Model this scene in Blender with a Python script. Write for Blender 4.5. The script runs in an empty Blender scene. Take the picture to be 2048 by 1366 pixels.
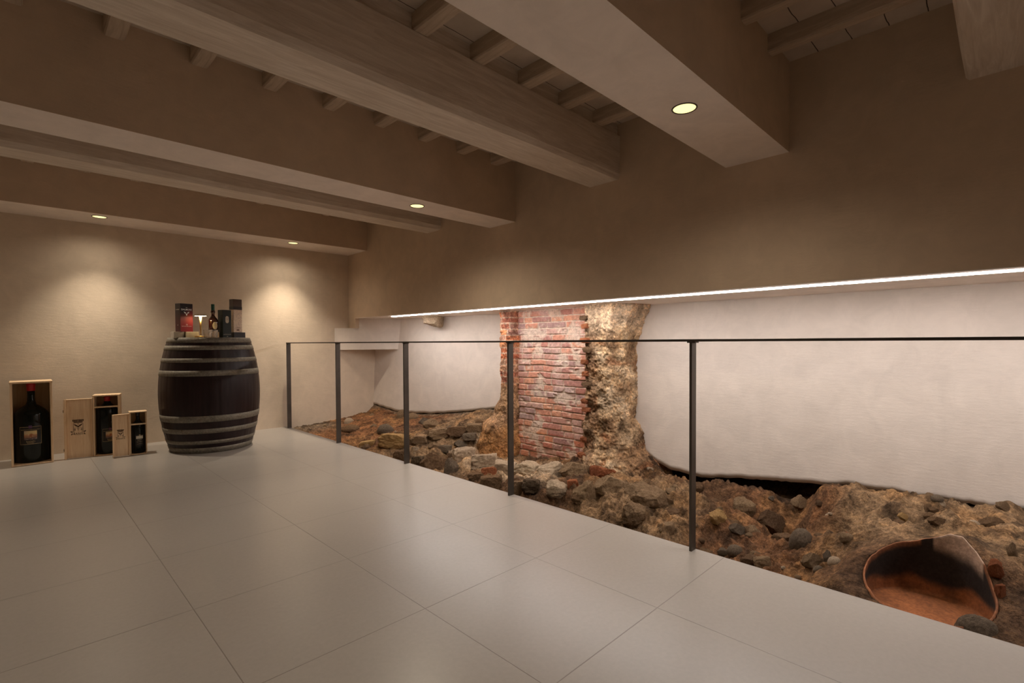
import bpy, bmesh, math, random
import numpy as np
from mathutils import Vector, Matrix, noise
random.seed(7)
C = bpy.context.scene.collection
S = bpy.context.scene
PI = math.pi

# ------------------------------------------------------------------ camera, world, exposure
YAW, PIT, ROL, EYE = .78331, -.02015, -.00513, .97
F_ = Vector((math.sin(YAW)*math.cos(PIT), math.cos(YAW)*math.cos(PIT), math.sin(PIT)))
R0 = Vector((math.cos(YAW), -math.sin(YAW), 0)); U0 = R0.cross(F_)
R_ = math.cos(ROL)*R0+math.sin(ROL)*U0; U_ = -math.sin(ROL)*R0+math.cos(ROL)*U0
cam = bpy.data.objects.new('camera', bpy.data.cameras.new('camera')); C.objects.link(cam)
cam.matrix_world = Matrix(((R_.x, U_.x, -F_.x, 0), (R_.y, U_.y, -F_.y, 0), (R_.z, U_.z, -F_.z, EYE), (0, 0, 0, 1)))
cam.data.sensor_width = 36; cam.data.lens = 36*1000/2048
cam.data.shift_y = 21.3/2048; cam.data.clip_start = .02
S.camera = cam
w = bpy.data.worlds.new('world'); S.world = w; w.use_nodes = True
w.node_tree.nodes['Background'].inputs[0].default_value = (1, .8, .6, 1)
w.node_tree.nodes['Background'].inputs[1].default_value = 0.0
S.view_settings.view_transform = 'Standard'; S.view_settings.look = 'None'
S.view_settings.gamma = 1; S.view_settings.use_curve_mapping = False
S.view_settings.exposure = 0.08
LED_STRENGTH = 38.5
SPOT_POWER = 44.0
SPOT_COLOR = (1, .86, .68)
LED_COLOR = (1, .94, .91)

# ------------------------------------------------------------------ helpers
def obj(name, bm, mats, parent=None, smooth=False, col=None):
    me = bpy.data.meshes.new(name)
    bm.to_mesh(me); bm.free()
    if not isinstance(mats, (list, tuple)): mats = [mats]
    for m in mats: me.materials.append(m)
    if smooth:
        for p in me.polygons: p.use_smooth = True
    o = bpy.data.objects.new(name, me); C.objects.link(o)
    if parent: o.parent = parent
    return o
def tag(o, label=None, cat=None, group=None, kind=None):
    if label: o['label'] = label
    if cat: o['category'] = cat
    if group: o['group'] = group
    if kind: o['kind'] = kind
    return o
def thing(name, label, cat, loc=(0, 0, 0), rotz=0, group=None):
    o = bpy.data.objects.new(name, None); C.objects.link(o); o.empty_display_size = .05
    o.location = loc; o.rotation_euler = (0, 0, rotz)
    return tag(o, label, cat, group)
def dup(root, loc=None, label=None, group=None, rotz=None):
    r = root.copy(); C.objects.link(r)
    if loc: r.location = loc
    if rotz is not None: r.rotation_euler = (0, 0, rotz)
    if label: r['label'] = label
    if group: r['group'] = group
    for ch in list(root.children):
        c = ch.copy(); C.objects.link(c); c.parent = r
        for g in ch.children:
            d = g.copy(); C.objects.link(d); d.parent = c
    return r
def struct(name, bm, m, label=None, parent=None, smooth=False):
    o = obj(name, bm, m, parent, smooth); o['kind'] = 'structure'
    if label: o['label'] = label
    return o
def box(bm, x0, x1, y0, y1, z0, z1, mi=0, mat=None):
    vs = [bm.verts.new(Vector(p)) for p in ((x0,y0,z0),(x1,y0,z0),(x1,y1,z0),(x0,y1,z0),(x0,y0,z1),(x1,y0,z1),(x1,y1,z1),(x0,y1,z1))]
    if mat is not None:
        for v in vs: v.co = mat @ v.co
    fs = []
    for q in ((3,2,1,0),(4,5,6,7),(0,1,5,4),(1,2,6,5),(2,3,7,6),(3,0,4,7)):
        f = bm.faces.new([vs[i] for i in q]); f.material_index = mi; fs.append(f)
    return vs, fs
def bevel(bm, w, seg=2):
    bmesh.ops.bevel(bm, geom=list(bm.edges), offset=w, segments=seg, profile=.6, affect='EDGES')
def bbox(x0, x1, y0, y1, z0, z1, w=.002, seg=2):
    bm = bmesh.new(); box(bm, x0, x1, y0, y1, z0, z1)
    if w: bevel(bm, w, seg)
    return bm
def prism(bm, pts, z0, z1, mi=0):
    a = [bm.verts.new((p[0], p[1], z0)) for p in pts]; b = [bm.verts.new((p[0], p[1], z1)) for p in pts]
    n = len(pts)
    bm.faces.new(a[::-1]).material_index = mi; bm.faces.new(b).material_index = mi
    for i in range(n): bm.faces.new((a[i], a[(i+1) % n], b[(i+1) % n], b[i])).material_index = mi
def lathe(bm, prof, n=48, mi=0, c=(0, 0), cap=True):
    rings = []
    for r, z in prof:
        if r < 1e-5: rings.append([bm.verts.new((c[0], c[1], z))])
        else: rings.append([bm.verts.new((c[0]+r*math.cos(2*PI*i/n), c[1]+r*math.sin(2*PI*i/n), z)) for i in range(n)])
    for A, B in zip(rings, rings[1:]):
        for i in range(n):
            j = (i+1) % n
            if len(A) == 1 and len(B) == 1: continue
            if len(A) == 1: f = bm.faces.new((A[0], B[j], B[i]))
            elif len(B) == 1: f = bm.faces.new((A[i], A[j], B[0]))
            else: f = bm.faces.new((A[i], A[j], B[j], B[i]))
            f.material_index = mi; f.smooth = True
def poly(bm, pts, mi=0):
    f = bm.faces.new([bm.verts.new(Vector(p)) for p in pts]); f.material_index = mi; return f
def text_into(bm, s, size, fn, mi=0, spacing=1.0, weight=.004):
    """lettering: fn maps flat (x, y) centred on 0 to a 3D point"""
    cu = bpy.data.curves.new('t', 'FONT'); cu.body = s; cu.size = size; cu.align_x = 'CENTER'; cu.align_y = 'CENTER'
    cu.resolution_u = 3; cu.space_character = spacing; cu.offset = weight*size
    o = bpy.data.objects.new('t', cu); C.objects.link(o)
    dg = bpy.context.evaluated_depsgraph_get(); dg.update()
    me = o.evaluated_get(dg).to_mesh()
    vs = [bm.verts.new(fn(v.co.x, v.co.y)) for v in me.vertices]
    for p in me.polygons:
        try: bm.faces.new([vs[i] for i in p.vertices]).material_index = mi
        except ValueError: pass
    o.evaluated_get(dg).to_mesh_clear()
    bpy.data.objects.remove(o); bpy.data.curves.remove(cu)

class NT:
    def __init__(s, name):
        s.m = bpy.data.materials.new(name); s.m.use_nodes = True; s.t = s.m.node_tree; s.n = s.t.nodes
        s.b = s.n['Principled BSDF']; s.tc = s.n.new('ShaderNodeTexCoord'); s.co = s.tc.outputs['Object']
    def link(s, a, b): s.t.links.new(a, b)
    def mapping(s, scale=(1, 1, 1), rot=(0, 0, 0), src=None):
        m = s.n.new('ShaderNodeMapping'); m.inputs['Scale'].default_value = scale; m.inputs['Rotation'].default_value = rot
        s.link(src or s.co, m.inputs[0]); return m.outputs[0]
    def noise(s, scale, detail=4, rough=.55, co=None, dist=0):
        n = s.n.new('ShaderNodeTexNoise'); n.inputs['Scale'].default_value = scale; n.inputs['Detail'].default_value = detail
        n.inputs['Roughness'].default_value = rough; n.inputs['Distortion'].default_value = dist
        s.link(co or s.co, n.inputs['Vector']); return n.outputs[0]
    def voro(s, scale, feat='F1', co=None):
        n = s.n.new('ShaderNodeTexVoronoi'); n.feature = feat; n.inputs['Scale'].default_value = scale
        s.link(co or s.co, n.inputs['Vector']); return n.outputs[0]
    def ramp(s, fac, stops):
        r = s.n.new('ShaderNodeValToRGB'); e = r.color_ramp.elements
        while len(e) < len(stops): e.new(.5)
        for i, (p, c) in enumerate(stops):
            e[i].position = p; e[i].color = (*c, 1) if len(c) == 3 else c
        s.link(fac, r.inputs[0]); return r.outputs[0]
    def math(s, op, a, b=None, c=None):
        m = s.n.new('ShaderNodeMath'); m.operation = op
        for i, x in enumerate((a, b, c)):
            if x is None: continue
            if isinstance(x, (int, float)): m.inputs[i].default_value = x
            else: s.link(x, m.inputs[i])
        return m.outputs[0]
    def mix(s, fac, a, b, mode='MIX'):
        m = s.n.new('ShaderNodeMix'); m.data_type = 'RGBA'; m.blend_type = mode
        for k, x in ((0, fac), (6, a), (7, b)):
            if isinstance(x, (int, float)): m.inputs[k].default_value = x
            elif isinstance(x, tuple): m.inputs[k].default_value = (*x, 1) if len(x) == 3 else x
            else: s.link(x, m.inputs[k])
        return m.outputs[2]
    def bump(s, h, strength=.3, dist=.01, prev=None):
        b = s.n.new('ShaderNodeBump'); b.inputs['Strength'].default_value = strength; b.inputs['Distance'].default_value = dist
        s.link(h, b.inputs['Height'])
        if prev: s.link(prev, b.inputs['Normal'])
        return b.outputs[0]
    def attr(s, name):
        a = s.n.new('ShaderNodeAttribute'); a.attribute_name = name; return a.outputs[0]
    def sep(s, co=None):
        x = s.n.new('ShaderNodeSeparateXYZ'); s.link(co or s.co, x.inputs[0]); return x.outputs
    def out(s, color=None, rough=None, normal=None, metal=None, spec=None, coat=None):
        for k, v in (('Base Color', color), ('Roughness', rough), ('Normal', normal), ('Metallic', metal), ('Specular IOR Level', spec), ('Coat Weight', coat)):
            if v is None: continue
            if isinstance(v, (int, float)): s.b.inputs[k].default_value = v
            elif isinstance(v, tuple): s.b.inputs[k].default_value = (*v, 1)
            else: s.link(v, s.b.inputs[k])
        return s.m

def plain(name, color, rough=.6, metal=0, spec=None, coat=None, var=.08, sc=20):
    t = NT(name); n = t.noise(sc, 4)
    lo = tuple(c*(1-var) for c in color); hi = tuple(min(1, c*(1+var)) for c in color)
    return t.out(t.ramp(n, [(.3, lo), (.7, hi)]), rough, None, metal, spec, coat)
def plaster(name, color, mott=.10):
    t = NT(name)
    a = t.noise(1.1, 5, .6); b = t.noise(6, 6, .65, dist=.6)
    c1 = t.ramp(a, [(.3, tuple(c*(1-mott) for c in color)), (.7, tuple(min(1, c*(1+mott)) for c in color))])
    c2 = t.mix(.45, c1, t.ramp(b, [(.35, tuple(c*.86 for c in color)), (.65, tuple(min(1, c*1.1) for c in color))]))
    st = t.noise(14, 5, .7, co=t.mapping((1, 1, 5))); fine = t.noise(120, 3, .7, co=t.mapping((1, 1, 2.2)))
    nb = t.bump(st, .22, .006); nb = t.bump(fine, .18, .002, nb)
    return t.out(c2, .88, nb, spec=.25)
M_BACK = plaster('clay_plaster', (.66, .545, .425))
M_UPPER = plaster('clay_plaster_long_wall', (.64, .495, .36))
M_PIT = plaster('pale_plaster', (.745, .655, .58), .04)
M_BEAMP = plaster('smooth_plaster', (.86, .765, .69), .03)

def wood_white(name, axis, c0, c1):
    t = NT(name)
    sc = (1.5, 16, 16) if axis == 'x' else (16, 1.5, 16)
    g = t.noise(2.6, 7, .62, co=t.mapping(sc), dist=.8); g2 = t.noise(9, 5, .7, co=t.mapping(sc))
    big = t.noise(2.2, 4)
    col = t.ramp(g, [(.28, c0), (.5, tuple((a+b)/2 for a, b in zip(c0, c1))), (.68, c1)])
    col = t.mix(t.math('MULTIPLY', big, .5), col, c1)
    nb = t.bump(g, .5, .006); nb = t.bump(g2, .35, .003, nb)
    return t.out(col, .8, nb, spec=.2)
M_WOODX = wood_white('whitewashed_timber', 'x', (.52, .42, .33), (.80, .71, .61))
M_WOODY = wood_white('whitewashed_joist', 'y', (.38, .28, .19), (.66, .54, .42))

def floor_mat():
    t = NT('porcelain_tile'); X, Y, Z = t.sep()
    P = .598
    def joint(c, off):
        f = t.math('FRACT', t.math('DIVIDE', t.math('SUBTRACT', c, off-20*P), P))
        return t.math('MULTIPLY', t.math('ABSOLUTE', t.math('SUBTRACT', f, .5)), 2*1.0)
    jx = joint(X, .4468); jy = joint(Y, 3.8970)
    wide = t.math('MULTIPLY', t.math('GREATER_THAN', X, 1.65), t.math('LESS_THAN', Y, .6))   # long cut tile along the pit
    jy = t.math('MULTIPLY', jy, t.math('SUBTRACT', 1, wide))
    j = t.math('MAXIMUM', jx, jy)
    mask = t.ramp(j, [(.9925, (0, 0, 0)), (.9965, (1, 1, 1))])
    cx = t.math('FLOOR', t.math('DIVIDE', t.math('SUBTRACT', X, .4468-20*P), P))
    cy = t.math('FLOOR', t.math('DIVIDE', t.math('SUBTRACT', Y, 3.8970-20*P), P))
    cmb = t.n.new('ShaderNodeCombineXYZ'); t.link(cx, cmb.inputs[0]); t.link(cy, cmb.inputs[1])
    wn = t.n.new('ShaderNodeTexWhiteNoise'); t.link(cmb.outputs[0], wn.inputs[0])
    base = t.ramp(wn.outputs[0], [(0, (.385, .352, .32)), (1, (.405, .372, .337))])
    n = t.noise(3, 6, .6); n2 = t.noise(60, 4, .6)
    base = t.mix(.35, base, t.ramp(n, [(.3, (.365, .333, .303)), (.7, (.425, .392, .358))]))
    base = t.mix(.12, base, t.ramp(n2, [(.35, (.34, .305, .27)), (.65, (.53, .485, .44))]))
    col = t.mix(t.math('MULTIPLY', mask, .62), base, (.17, .14, .12))
    st = t.noise(10, 4, .6, co=t.mapping((1, 6, 1)))
    rough = .31
    inv = t.math('SUBTRACT', 1, mask)
    nb = t.bump(inv, .5, .0015); nb = t.bump(st, .06, .002, nb)
    return t.out(col, rough, nb, spec=.5)
M_FLOOR = floor_mat()
def ceil_mat():
    t = NT('whitewashed_ceiling_tiles'); X, Y, Z = t.sep()
    wob = t.math('MULTIPLY', t.noise(7, 3), .02)
    f = t.math('FRACT', t.math('DIVIDE', t.math('ADD', t.math('ADD', Y, wob), 6), .15))
    j = t.ramp(f, [(.0, (1, 1, 1)), (.018, (1, 1, 1)), (.035, (0, 0, 0)), (1, (0, 0, 0))])
    n = t.noise(5, 5)
    base = t.ramp(n, [(.3, (.54, .45, .36)), (.7, (.70, .60, .50))])
    col = t.mix(j, base, (.06, .04, .03))
    return t.out(col, .85, t.bump(t.math('SUBTRACT', 1, j), .5, .004), spec=.2)
M_CEIL = ceil_mat()
def earth_mat():
    t = NT('excavated_earth')
    a = t.attr('Col')
    n1 = t.noise(9, 8, .68, dist=.5); n2 = t.noise(55, 6, .7); n3 = t.noise(230, 3, .7); v = t.voro(38); v2 = t.voro(120)
    c = t.mix(1.0, a, t.ramp(n1, [(.32, (.30, .28, .26)), (.5, (.95, .92, .9)), (.68, (1.7, 1.6, 1.45))]), 'MULTIPLY')
    c = t.mix(.75, c, t.mix(1.0, c, t.ramp(n2, [(.32, (.35, .32, .3)), (.55, (1.05, 1, .95)), (.72, (1.9, 1.75, 1.5))]), 'MULTIPLY'))
    c = t.mix(.5, c, t.mix(1.0, c, t.ramp(n3, [(.35, (.5, .48, .45)), (.65, (1.5, 1.45, 1.4))]), 'MULTIPLY'))
    nb = t.bump(n1, .55, .03); nb = t.bump(v, .5, .012, nb); nb = t.bump(n2, .8, .010, nb); nb = t.bump(v2, .4, .005, nb)
    return t.out(c, .95, nb, spec=.12)
M_EARTH = earth_mat()
def stone_mat(name, c0, c1):
    t = NT(name); n1 = t.noise(7, 7, .65); n2 = t.noise(50, 5, .7); oi = t.n.new('ShaderNodeObjectInfo')
    c = t.ramp(n1, [(.3, c0), (.68, c1)])
    c = t.mix(.5, c, t.mix(1.0, c, t.ramp(n2, [(.35, (.5, .47, .44)), (.65, (1.5, 1.4, 1.3))]), 'MULTIPLY'))
    c = t.mix(1.0, c, t.ramp(oi.outputs['Random'], [(0, (.85, .82, .8)), (1, (1.12, 1.1, 1.05))]), 'MULTIPLY')
    n3 = t.noise(18, 6, .75)
    nb = t.bump(n1, .6, .03); nb = t.bump(n3, .8, .02, nb); nb = t.bump(n2, .7, .008, nb)
    return t.out(c, .93, nb, spec=.12)
ST = dict(
    tan=stone_mat('tan_stone', (.20, .13, .075), (.46, .33, .21)), pale=stone_mat('pale_stone', (.45, .34, .24), (.80, .66, .50)),
    brown=stone_mat('brown_stone', (.11, .065, .038), (.30, .195, .12)), grey=stone_mat('grey_stone', (.13, .10, .075), (.33, .265, .20)),
    brick=stone_mat('broken_brick', (.26, .085, .04), (.60, .24, .12)), ochre=stone_mat('ochre_stone', (.38, .22, .08), (.72, .50, .25)),
    earthy=stone_mat('earth_crusted_stone', (.13, .078, .045), (.33, .215, .125)),
    dark=stone_mat('dark_stone', (.07, .05, .035), (.22, .16, .11)))
M_STEEL = plain('dark_bronze_steel', (.10, .085, .072), .45, .7, var=.2, sc=6)

# ------------------------------------------------------------------ room shell
WX, WY, EX = 3.02, 5.97, 2.24          # long wall face, back wall face, floor edge
CZ = 2.487
bm = bmesh.new(); box(bm, -3.2, EX, -2.7, WY, -.16, 0)
struct('floor', bm, M_FLOOR, 'pale grey porcelain tile floor ending at the open pit')
bm = bmesh.new(); box(bm, -3.35, 4.1, WY, WY+.15, -.9, 2.62)
struct('wall_back', bm, M_BACK, 'beige clay plaster wall behind barrel and wine boxes')
bm = bmesh.new(); box(bm, -3.35, -3.2, -2.7, WY, -.9, 2.62); struct('wall_left', bm, M_BACK)
bm = bmesh.new(); box(bm, -3.35, 4.1, -2.85, -2.7, -.9, 2.62); struct('wall_front', bm, M_BACK)
bm = bmesh.new(); box(bm, -3.35, WX+.02, -2.85, WY+.1, CZ, CZ+.12)
struct('ceiling', bm, M_CEIL, 'whitewashed tile ceiling between the timber joists')
# upper part of the long wall: hangs over the pit, bottom edge at z 1.28, stepping down beside the corner
bm = bmesh.new()
box(bm, WX, 4.0, -2.7, 5.80, 1.28, CZ+.12); box(bm, WX, 4.0, 5.80, WY, 1.154, CZ+.12)
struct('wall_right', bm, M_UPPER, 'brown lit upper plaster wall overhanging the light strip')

bm = bmesh.new(); box(bm, WX+.001, 3.9, -2.7, 5.80, 1.276, 1.2805)
struct('trim_3', bm, M_BEAMP, 'white soffit board holding the light strip')
def wall_x(y):                          # face of the recessed lower wall at its top
    ys = [-3, 0, 2, 3.9, 4.4, 5.0, 5.5, 6.0]; xs = [3.77, 3.77, 3.76, 3.73, 3.68, 3.58, 3.49, 3.41]
    return float(np.interp(y, ys, xs))
JY = [-3, -.05, .24, .47, .72, .88, 1.12, 1.39, 1.68, 1.92, 2.05, 2.14, 2.2, 2.3, 3.6, 3.98, 4.36, 4.87, 5.29, 5.56, 5.73, 5.91, 6.0]
JZ = [.08, .076, .065, .064, .060, .035, .012, -.02, -.065, -.05, 0., .05, .2, .3, .3, .25, .19, .123, .10, .105, .13, .16, .17]
bm = bmesh.new(); ny, nz = 330, 34; G = []
for i in range(ny+1):
    y = -2.7+(WY+2.7)*i/ny
    jz = float(np.interp(y, JY, JZ))+.010*noise.noise((y*9, 1, 2))+.006*noise.noise((y*40, 1, 2))
    row = []
    for k in range(nz+1):
        z = jz+(1.30-jz)*k/nz
        x = wall_x(y)-.075*(1.28-z)/1.28+.007*noise.noise((y*1.6, z*1.6, 4))+.003*noise.noise((y*6, z*6, 9))
        row.append(bm.verts.new((x, y, z)))
    row.insert(0, bm.verts.new((row[0].co.x+.035, y, jz+.004)))
    G.append(row)
for i in range(ny):
    for k in range(nz+1): bm.faces.new((G[i][k], G[i][k+1], G[i+1][k+1], G[i+1][k]))
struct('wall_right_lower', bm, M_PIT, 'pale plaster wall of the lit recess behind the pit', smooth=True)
# slanting plaster lintel across the corner of the recess
bm = bmesh.new()
prism(bm, [(2.83, WY), (3.60, 5.425), (3.8, 5.6), (3.8, WY)], .885, 1.154)
prism(bm, [(3.03, 5.83), (3.60, 5.425), (3.8, 5.6), (3.8, WY), (3.03, WY)], 1.15, 1.2755)
for v in bm.verts:
    if v.co.z < .9: v.co.z += .004*noise.noise((v.co.x*9, v.co.y*9, 1))
struct('trim_1', bm, M_PIT, 'slanting plaster lintel across the far corner of the recess')
# plastered cross beams and whitewashed timber beams
def pbeam(y0, y1, z0, label):
    bm = bmesh.new(); vs, fs = box(bm, -3.2, WX+.01, y0, y1, z0, CZ+.02)
    for f in fs[2:]: f.material_index = 1
    return tag(obj('plaster_beam', bm, [M_BEAMP, M_UPPER]), label, 'beam', 'plaster boxed ceiling beams')
pbeam(.878, 1.222, 2.0, 'broad smooth plaster ceiling beam with the nearest downlight')
pbeam(2.987, 3.302, 1.985, 'smooth plaster ceiling beam in mid room with one downlight')
pbeam(5.485, WY+.01, 2.075, 'smooth plaster ceiling beam against the back wall with two downlights')
def tbeam(y0, y1, z0, label):
    bm = bmesh.new(); n = 60; L = []
    for i in range(n+1):
        x = -3.2+(WX+.01+3.2)*i/n
        w1 = .006*noise.noise((x*1.3, y0, 0)); w2 = .008*noise.noise((x*1.1, y0, 5)); ch = .022+.02*abs(noise.noise((x*.9, y0, 9)))
        L.append([bm.verts.new(p) for p in ((x, y0+w1, 2.40), (x, y0+w1, z0+ch+.01), (x, y0+ch*.8+w1, z0+w2*.4), (x, y1-.012+w2, z0+w2*.4), (x, y1+w2, z0+.014), (x, y1+w2, 2.40))])
    for A, B in zip(L, L[1:]):
        for k in range(6): bm.faces.new((A[k], A[(k+1) % 6], B[(k+1) % 6], B[k]))
    bm.faces.new(L[0][::-1]); bm.faces.new(L[-1])
    # infill boards between the joist ends
    box(bm, -3.2, WX, y0+.02, y1-.02, 2.39, CZ+.01)
    return tag(obj('timber_beam', bm, M_WOODX), label, 'beam', 'whitewashed timber ceiling beams')
tbeam(1.955, 2.228, 2.105, 'whitewashed timber beam between the two plaster beams nearest the viewer')
tbeam(4.02, 4.262, 2.088, 'whitewashed timber beam farther back, before the back wall plaster beam')
tbeam(-.10, .165, 2.12, 'whitewashed timber beam nearest the viewer, at the upper right corner')
# joists, copied bay by bay
bays = [(5.485, 4.24, .06, .343, 'joist in the farthest ceiling bay'),
        (4.04, 3.30, .30, .346, 'joist in the narrow bay behind the middle plaster beam'),
        (2.99, 2.21, .318, .346, 'joist in the bay before the middle plaster beam'),
        (1.975, 1.22, .275, .350, 'joist in the bay behind the broad near plaster beam'),
        (.88, .15, .258, .345, 'joist in the nearest, upper right bay'),]
ORD = 'first second third fourth fifth sixth seventh eighth ninth tenth eleventh twelfth thirteenth'.split()
for y1, y0, x0, p, lab in bays:
    proto = None; cnt = 0
    for k in range(9, -10, -1):
        x = x0+p*k
        if x+.08 > WX-.02 or x < -1.15: continue
        if proto is None:
            bm = bmesh.new(); n = 8; L = []
            for i in range(n+1):
                yy = (y1-y0)*i/n; a = .004*noise.noise((yy*4, y0, 3)); b = .004*noise.noise((yy*4, y0, 7))
                L.append([bm.verts.new(q) for q in ((a, yy, CZ+.01-2.4), (a, yy, .008+b), (.006+a, yy, b), (.074+b, yy, a), (.08+b, yy, .008), (.08+b, yy, CZ+.01-2.4))])
            for A, B in zip(L, L[1:]):
                for q in range(6): bm.faces.new((A[q], A[(q+1) % 6], B[(q+1) % 6], B[q]))
            bm.faces.new(L[0][::-1]); bm.faces.new(L[-1])
            proto = c = obj('ceiling_joist', bm, M_WOODY)
        else:
            c = proto.copy(); C.objects.link(c)
        if y1 == .88: c.scale.x = .75
        c.location = (x, y0, 2.402+.004*noise.noise((x*5, y0, 1)))
        tag(c, ORD[cnt]+' whitewashed joist from the long wall'+lab[5:], 'joist', 'joists: '+lab[9:]); cnt += 1

# ------------------------------------------------------------------ lamps
def emis(name, color, st):
    t = NT(name); t.b.inputs['Emission Color'].default_value = (*color, 1); t.b.inputs['Emission Strength'].default_value = st
    return t.out((.8, .75, .6), .4)
M_LENS = emis('lit_lens', (1, .84, .36), 1.4)
M_LED = emis('lit_led_diffuser', LED_COLOR, LED_STRENGTH)
bm = bmesh.new(); box(bm, 3.10, 3.15, -2.7, 5.09, 1.270, 1.276)
tag(obj('led_strip', bm, M_LED), 'long white glowing light strip under the overhanging wall', 'light')
def downlight(loc, label, r=.052, power=1.0, group='round recessed downlights', spread=96, blend=.8, spill=.35):
    t = thing('downlight', label, 'light', loc, 0, group)
    bm = bmesh.new(); lathe(bm, [(r-.003, .002), (r-.003, -.003), (r, -.004), (r+.003, -.002), (r+.003, .002)], 40)
    obj('trim_ring', bm, M_STEEL, t, True)
    bm = bmesh.new(); lathe(bm, [(r-.004, .001), (r-.004, -.001), (r*.5, -.0018), (0, -.002)], 40)
    obj('lens', bm, M_LENS, t, True)
    for nm, pw, ang, bl in (('downlight_beam', power, spread, blend), ('downlight_spill', spill, 160, 1.0)):
        if pw <= 0: continue
        l = bpy.data.lights.new(nm, 'SPOT'); l.energy = SPOT_POWER*pw; l.color = SPOT_COLOR
        l.spot_size = math.radians(ang); l.spot_blend = bl; l.shadow_soft_size = .035
        lo = bpy.data.objects.new(nm, l); C.objects.link(lo); lo.parent = t; lo.location = (0, 0, -.012)
    return t
downlight((.545, 5.61, 2.075), 'leftmost downlight, in the plaster beam above the wine boxes', power=1.6, spread=87, blend=1, spill=.22)
downlight((2.20, 5.62, 2.075), 'downlight in the back wall beam, right of the barrel', power=2.2, spread=90, blend=1, spill=.30)
downlight((2.14, 3.14, 1.985), 'downlight in the middle plaster beam', power=.6, spill=1.0)
downlight((2.12, 1.04, 2.0), 'largest downlight, in the near plaster beam at upper right', power=.15, spill=.6)
downlight((-1.1, 5.61, 2.075), 'unseen fill downlight added beyond the left edge of the view', power=.9, spread=87, blend=1, spill=.15)  # out of view, added as fill light
downlight((.47, 1.04, 2.0), 'unseen fill downlight added in the near plaster beam above the viewer', power=.1)  # unseen lamp added to fill the room with bounce light
downlight((-1.2, 1.04, 2.0), 'unseen fill downlight added in the near plaster beam left of the viewer', power=.3, spill=.2)  # unseen lamp, added for ambient fill
downlight((-.95, 3.14, 1.985), 'downlight in the middle beam beyond the left edge', power=.5, spread=120, spill=.4)

# ------------------------------------------------------------------ excavated ground
CP = np.array([
    (3.33,5.91,0.155),(3.42,5.73,0.129),(3.50,5.56,0.105),(3.55,5.29,0.099),(3.62,4.87,0.121),(3.66,4.36,0.189),(3.66,3.98,0.246),(3.68,2.14,0.052),
    (3.68,1.92,-0.054),(3.70,1.68,-0.069),(3.70,1.39,-0.024),(3.70,1.12,0.009),(3.70,0.88,0.030),(3.70,0.72,0.056),(3.70,0.47,0.062),(3.70,0.24,0.062),
    (3.70,-0.05,0.074),(2.31,5.77,-0.020),(2.62,5.93,0.000),(2.53,5.48,-0.030),(2.84,5.75,0.000),(2.71,5.35,-0.060),(3.27,5.97,0.050),(3.03,5.36,0.050),
    (2.87,4.97,0.000),(2.64,4.78,-0.080),(3.27,5.30,0.060),(2.96,4.70,0.020),(2.76,4.48,-0.030),(2.77,4.22,-0.120),(3.22,4.71,0.070),(2.98,4.26,0.020),
    (3.37,4.54,0.100),(3.19,4.13,0.060),(2.91,4.00,-0.060),(3.51,4.27,0.140),(3.34,3.90,0.120),(3.23,3.84,0.040),(3.07,3.97,-0.130),(2.89,3.97,-0.200),
    (3.45,3.33,-0.150),(3.50,2.96,-0.120),(3.30,3.60,-0.160),(3.13,3.84,-0.120),(3.03,3.54,-0.120),(3.02,3.19,-0.130),(3.12,2.92,-0.130),(3.30,2.74,-0.120),
    (3.50,2.56,-0.100),(3.52,2.42,-0.050),(3.65,2.32,0.000),(2.95,2.23,-0.140),(3.08,2.26,-0.100),(3.27,2.17,-0.100),(3.50,2.00,-0.120),(2.94,2.07,-0.160),
    (2.93,1.82,-0.100),(3.19,1.70,-0.080),(2.91,1.69,-0.200),(3.06,1.59,-0.280),(3.03,1.51,-0.120),(3.42,1.56,-0.100),(3.20,1.39,-0.100),(3.60,1.35,-0.080),
    (3.13,1.26,-0.150),(3.43,1.22,-0.150),(2.98,1.36,-0.260),(3.03,1.17,-0.250),(3.48,1.05,-0.220),(2.91,1.01,-0.280),(3.72,1.00,-0.100),(3.42,0.84,-0.300),
    (3.51,0.80,0.040),(3.30,0.76,0.020),(3.36,0.65,0.060),(3.12,0.69,-0.030),(3.08,0.59,-0.020),(3.21,0.71,-0.200),(3.13,0.63,-0.180),(3.21,0.49,0.050),
    (3.01,0.48,0.030),(2.90,0.52,-0.100),(2.87,0.55,-0.200),(2.82,0.58,-0.240),(3.12,0.35,0.080),(3.25,0.25,0.100),(3.36,0.11,0.080),(3.39,-0.03,0.060),
    (3.05,0.29,0.080),(3.02,0.05,0.050),(2.90,-0.01,0.000),(2.75,-0.03,-0.100),(2.63,-0.00,-0.120),(2.84,3.46,-0.172),(2.82,3.10,-0.190),(2.82,2.75,-0.170),
    (2.85,2.46,-0.130),(2.95,2.35,-0.079),(3.50,2.62,-0.050),(3.40,2.23,-0.077),(3.55,2.13,-0.084),(3.60,1.96,-0.067),(3.50,0.95,-0.149),(3.30,0.89,-0.213),
    (3.55,1.14,-0.091),(2.80,0.75,-0.217),(2.24,5.90,-0.030),(2.24,5.40,-0.080),(2.24,5.00,-0.130),(2.24,4.50,-0.160),(2.24,4.00,-0.220),(2.24,3.50,-0.350),
    (2.24,3.00,-0.420),(2.24,2.50,-0.500),(2.45,2.20,-0.550),(2.24,2.00,-0.520),(2.24,1.50,-0.400),(2.24,1.00,-0.360),(2.24,0.60,-0.340),(2.24,0.20,-0.300),
    (2.24,-0.30,-0.250),(2.24,-1.20,-0.200),(3.00,-1.20,-0.050),(3.70,-1.20,0.080),(3.70,-0.50,0.080),(2.80,-0.40,-0.080),(2.40,-0.10,-0.200),(2.24,-2.70,-0.200),
    (3.70,-2.70,0.050),
])
def _phi(r): return np.sqrt(r*r+.0009)
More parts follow.
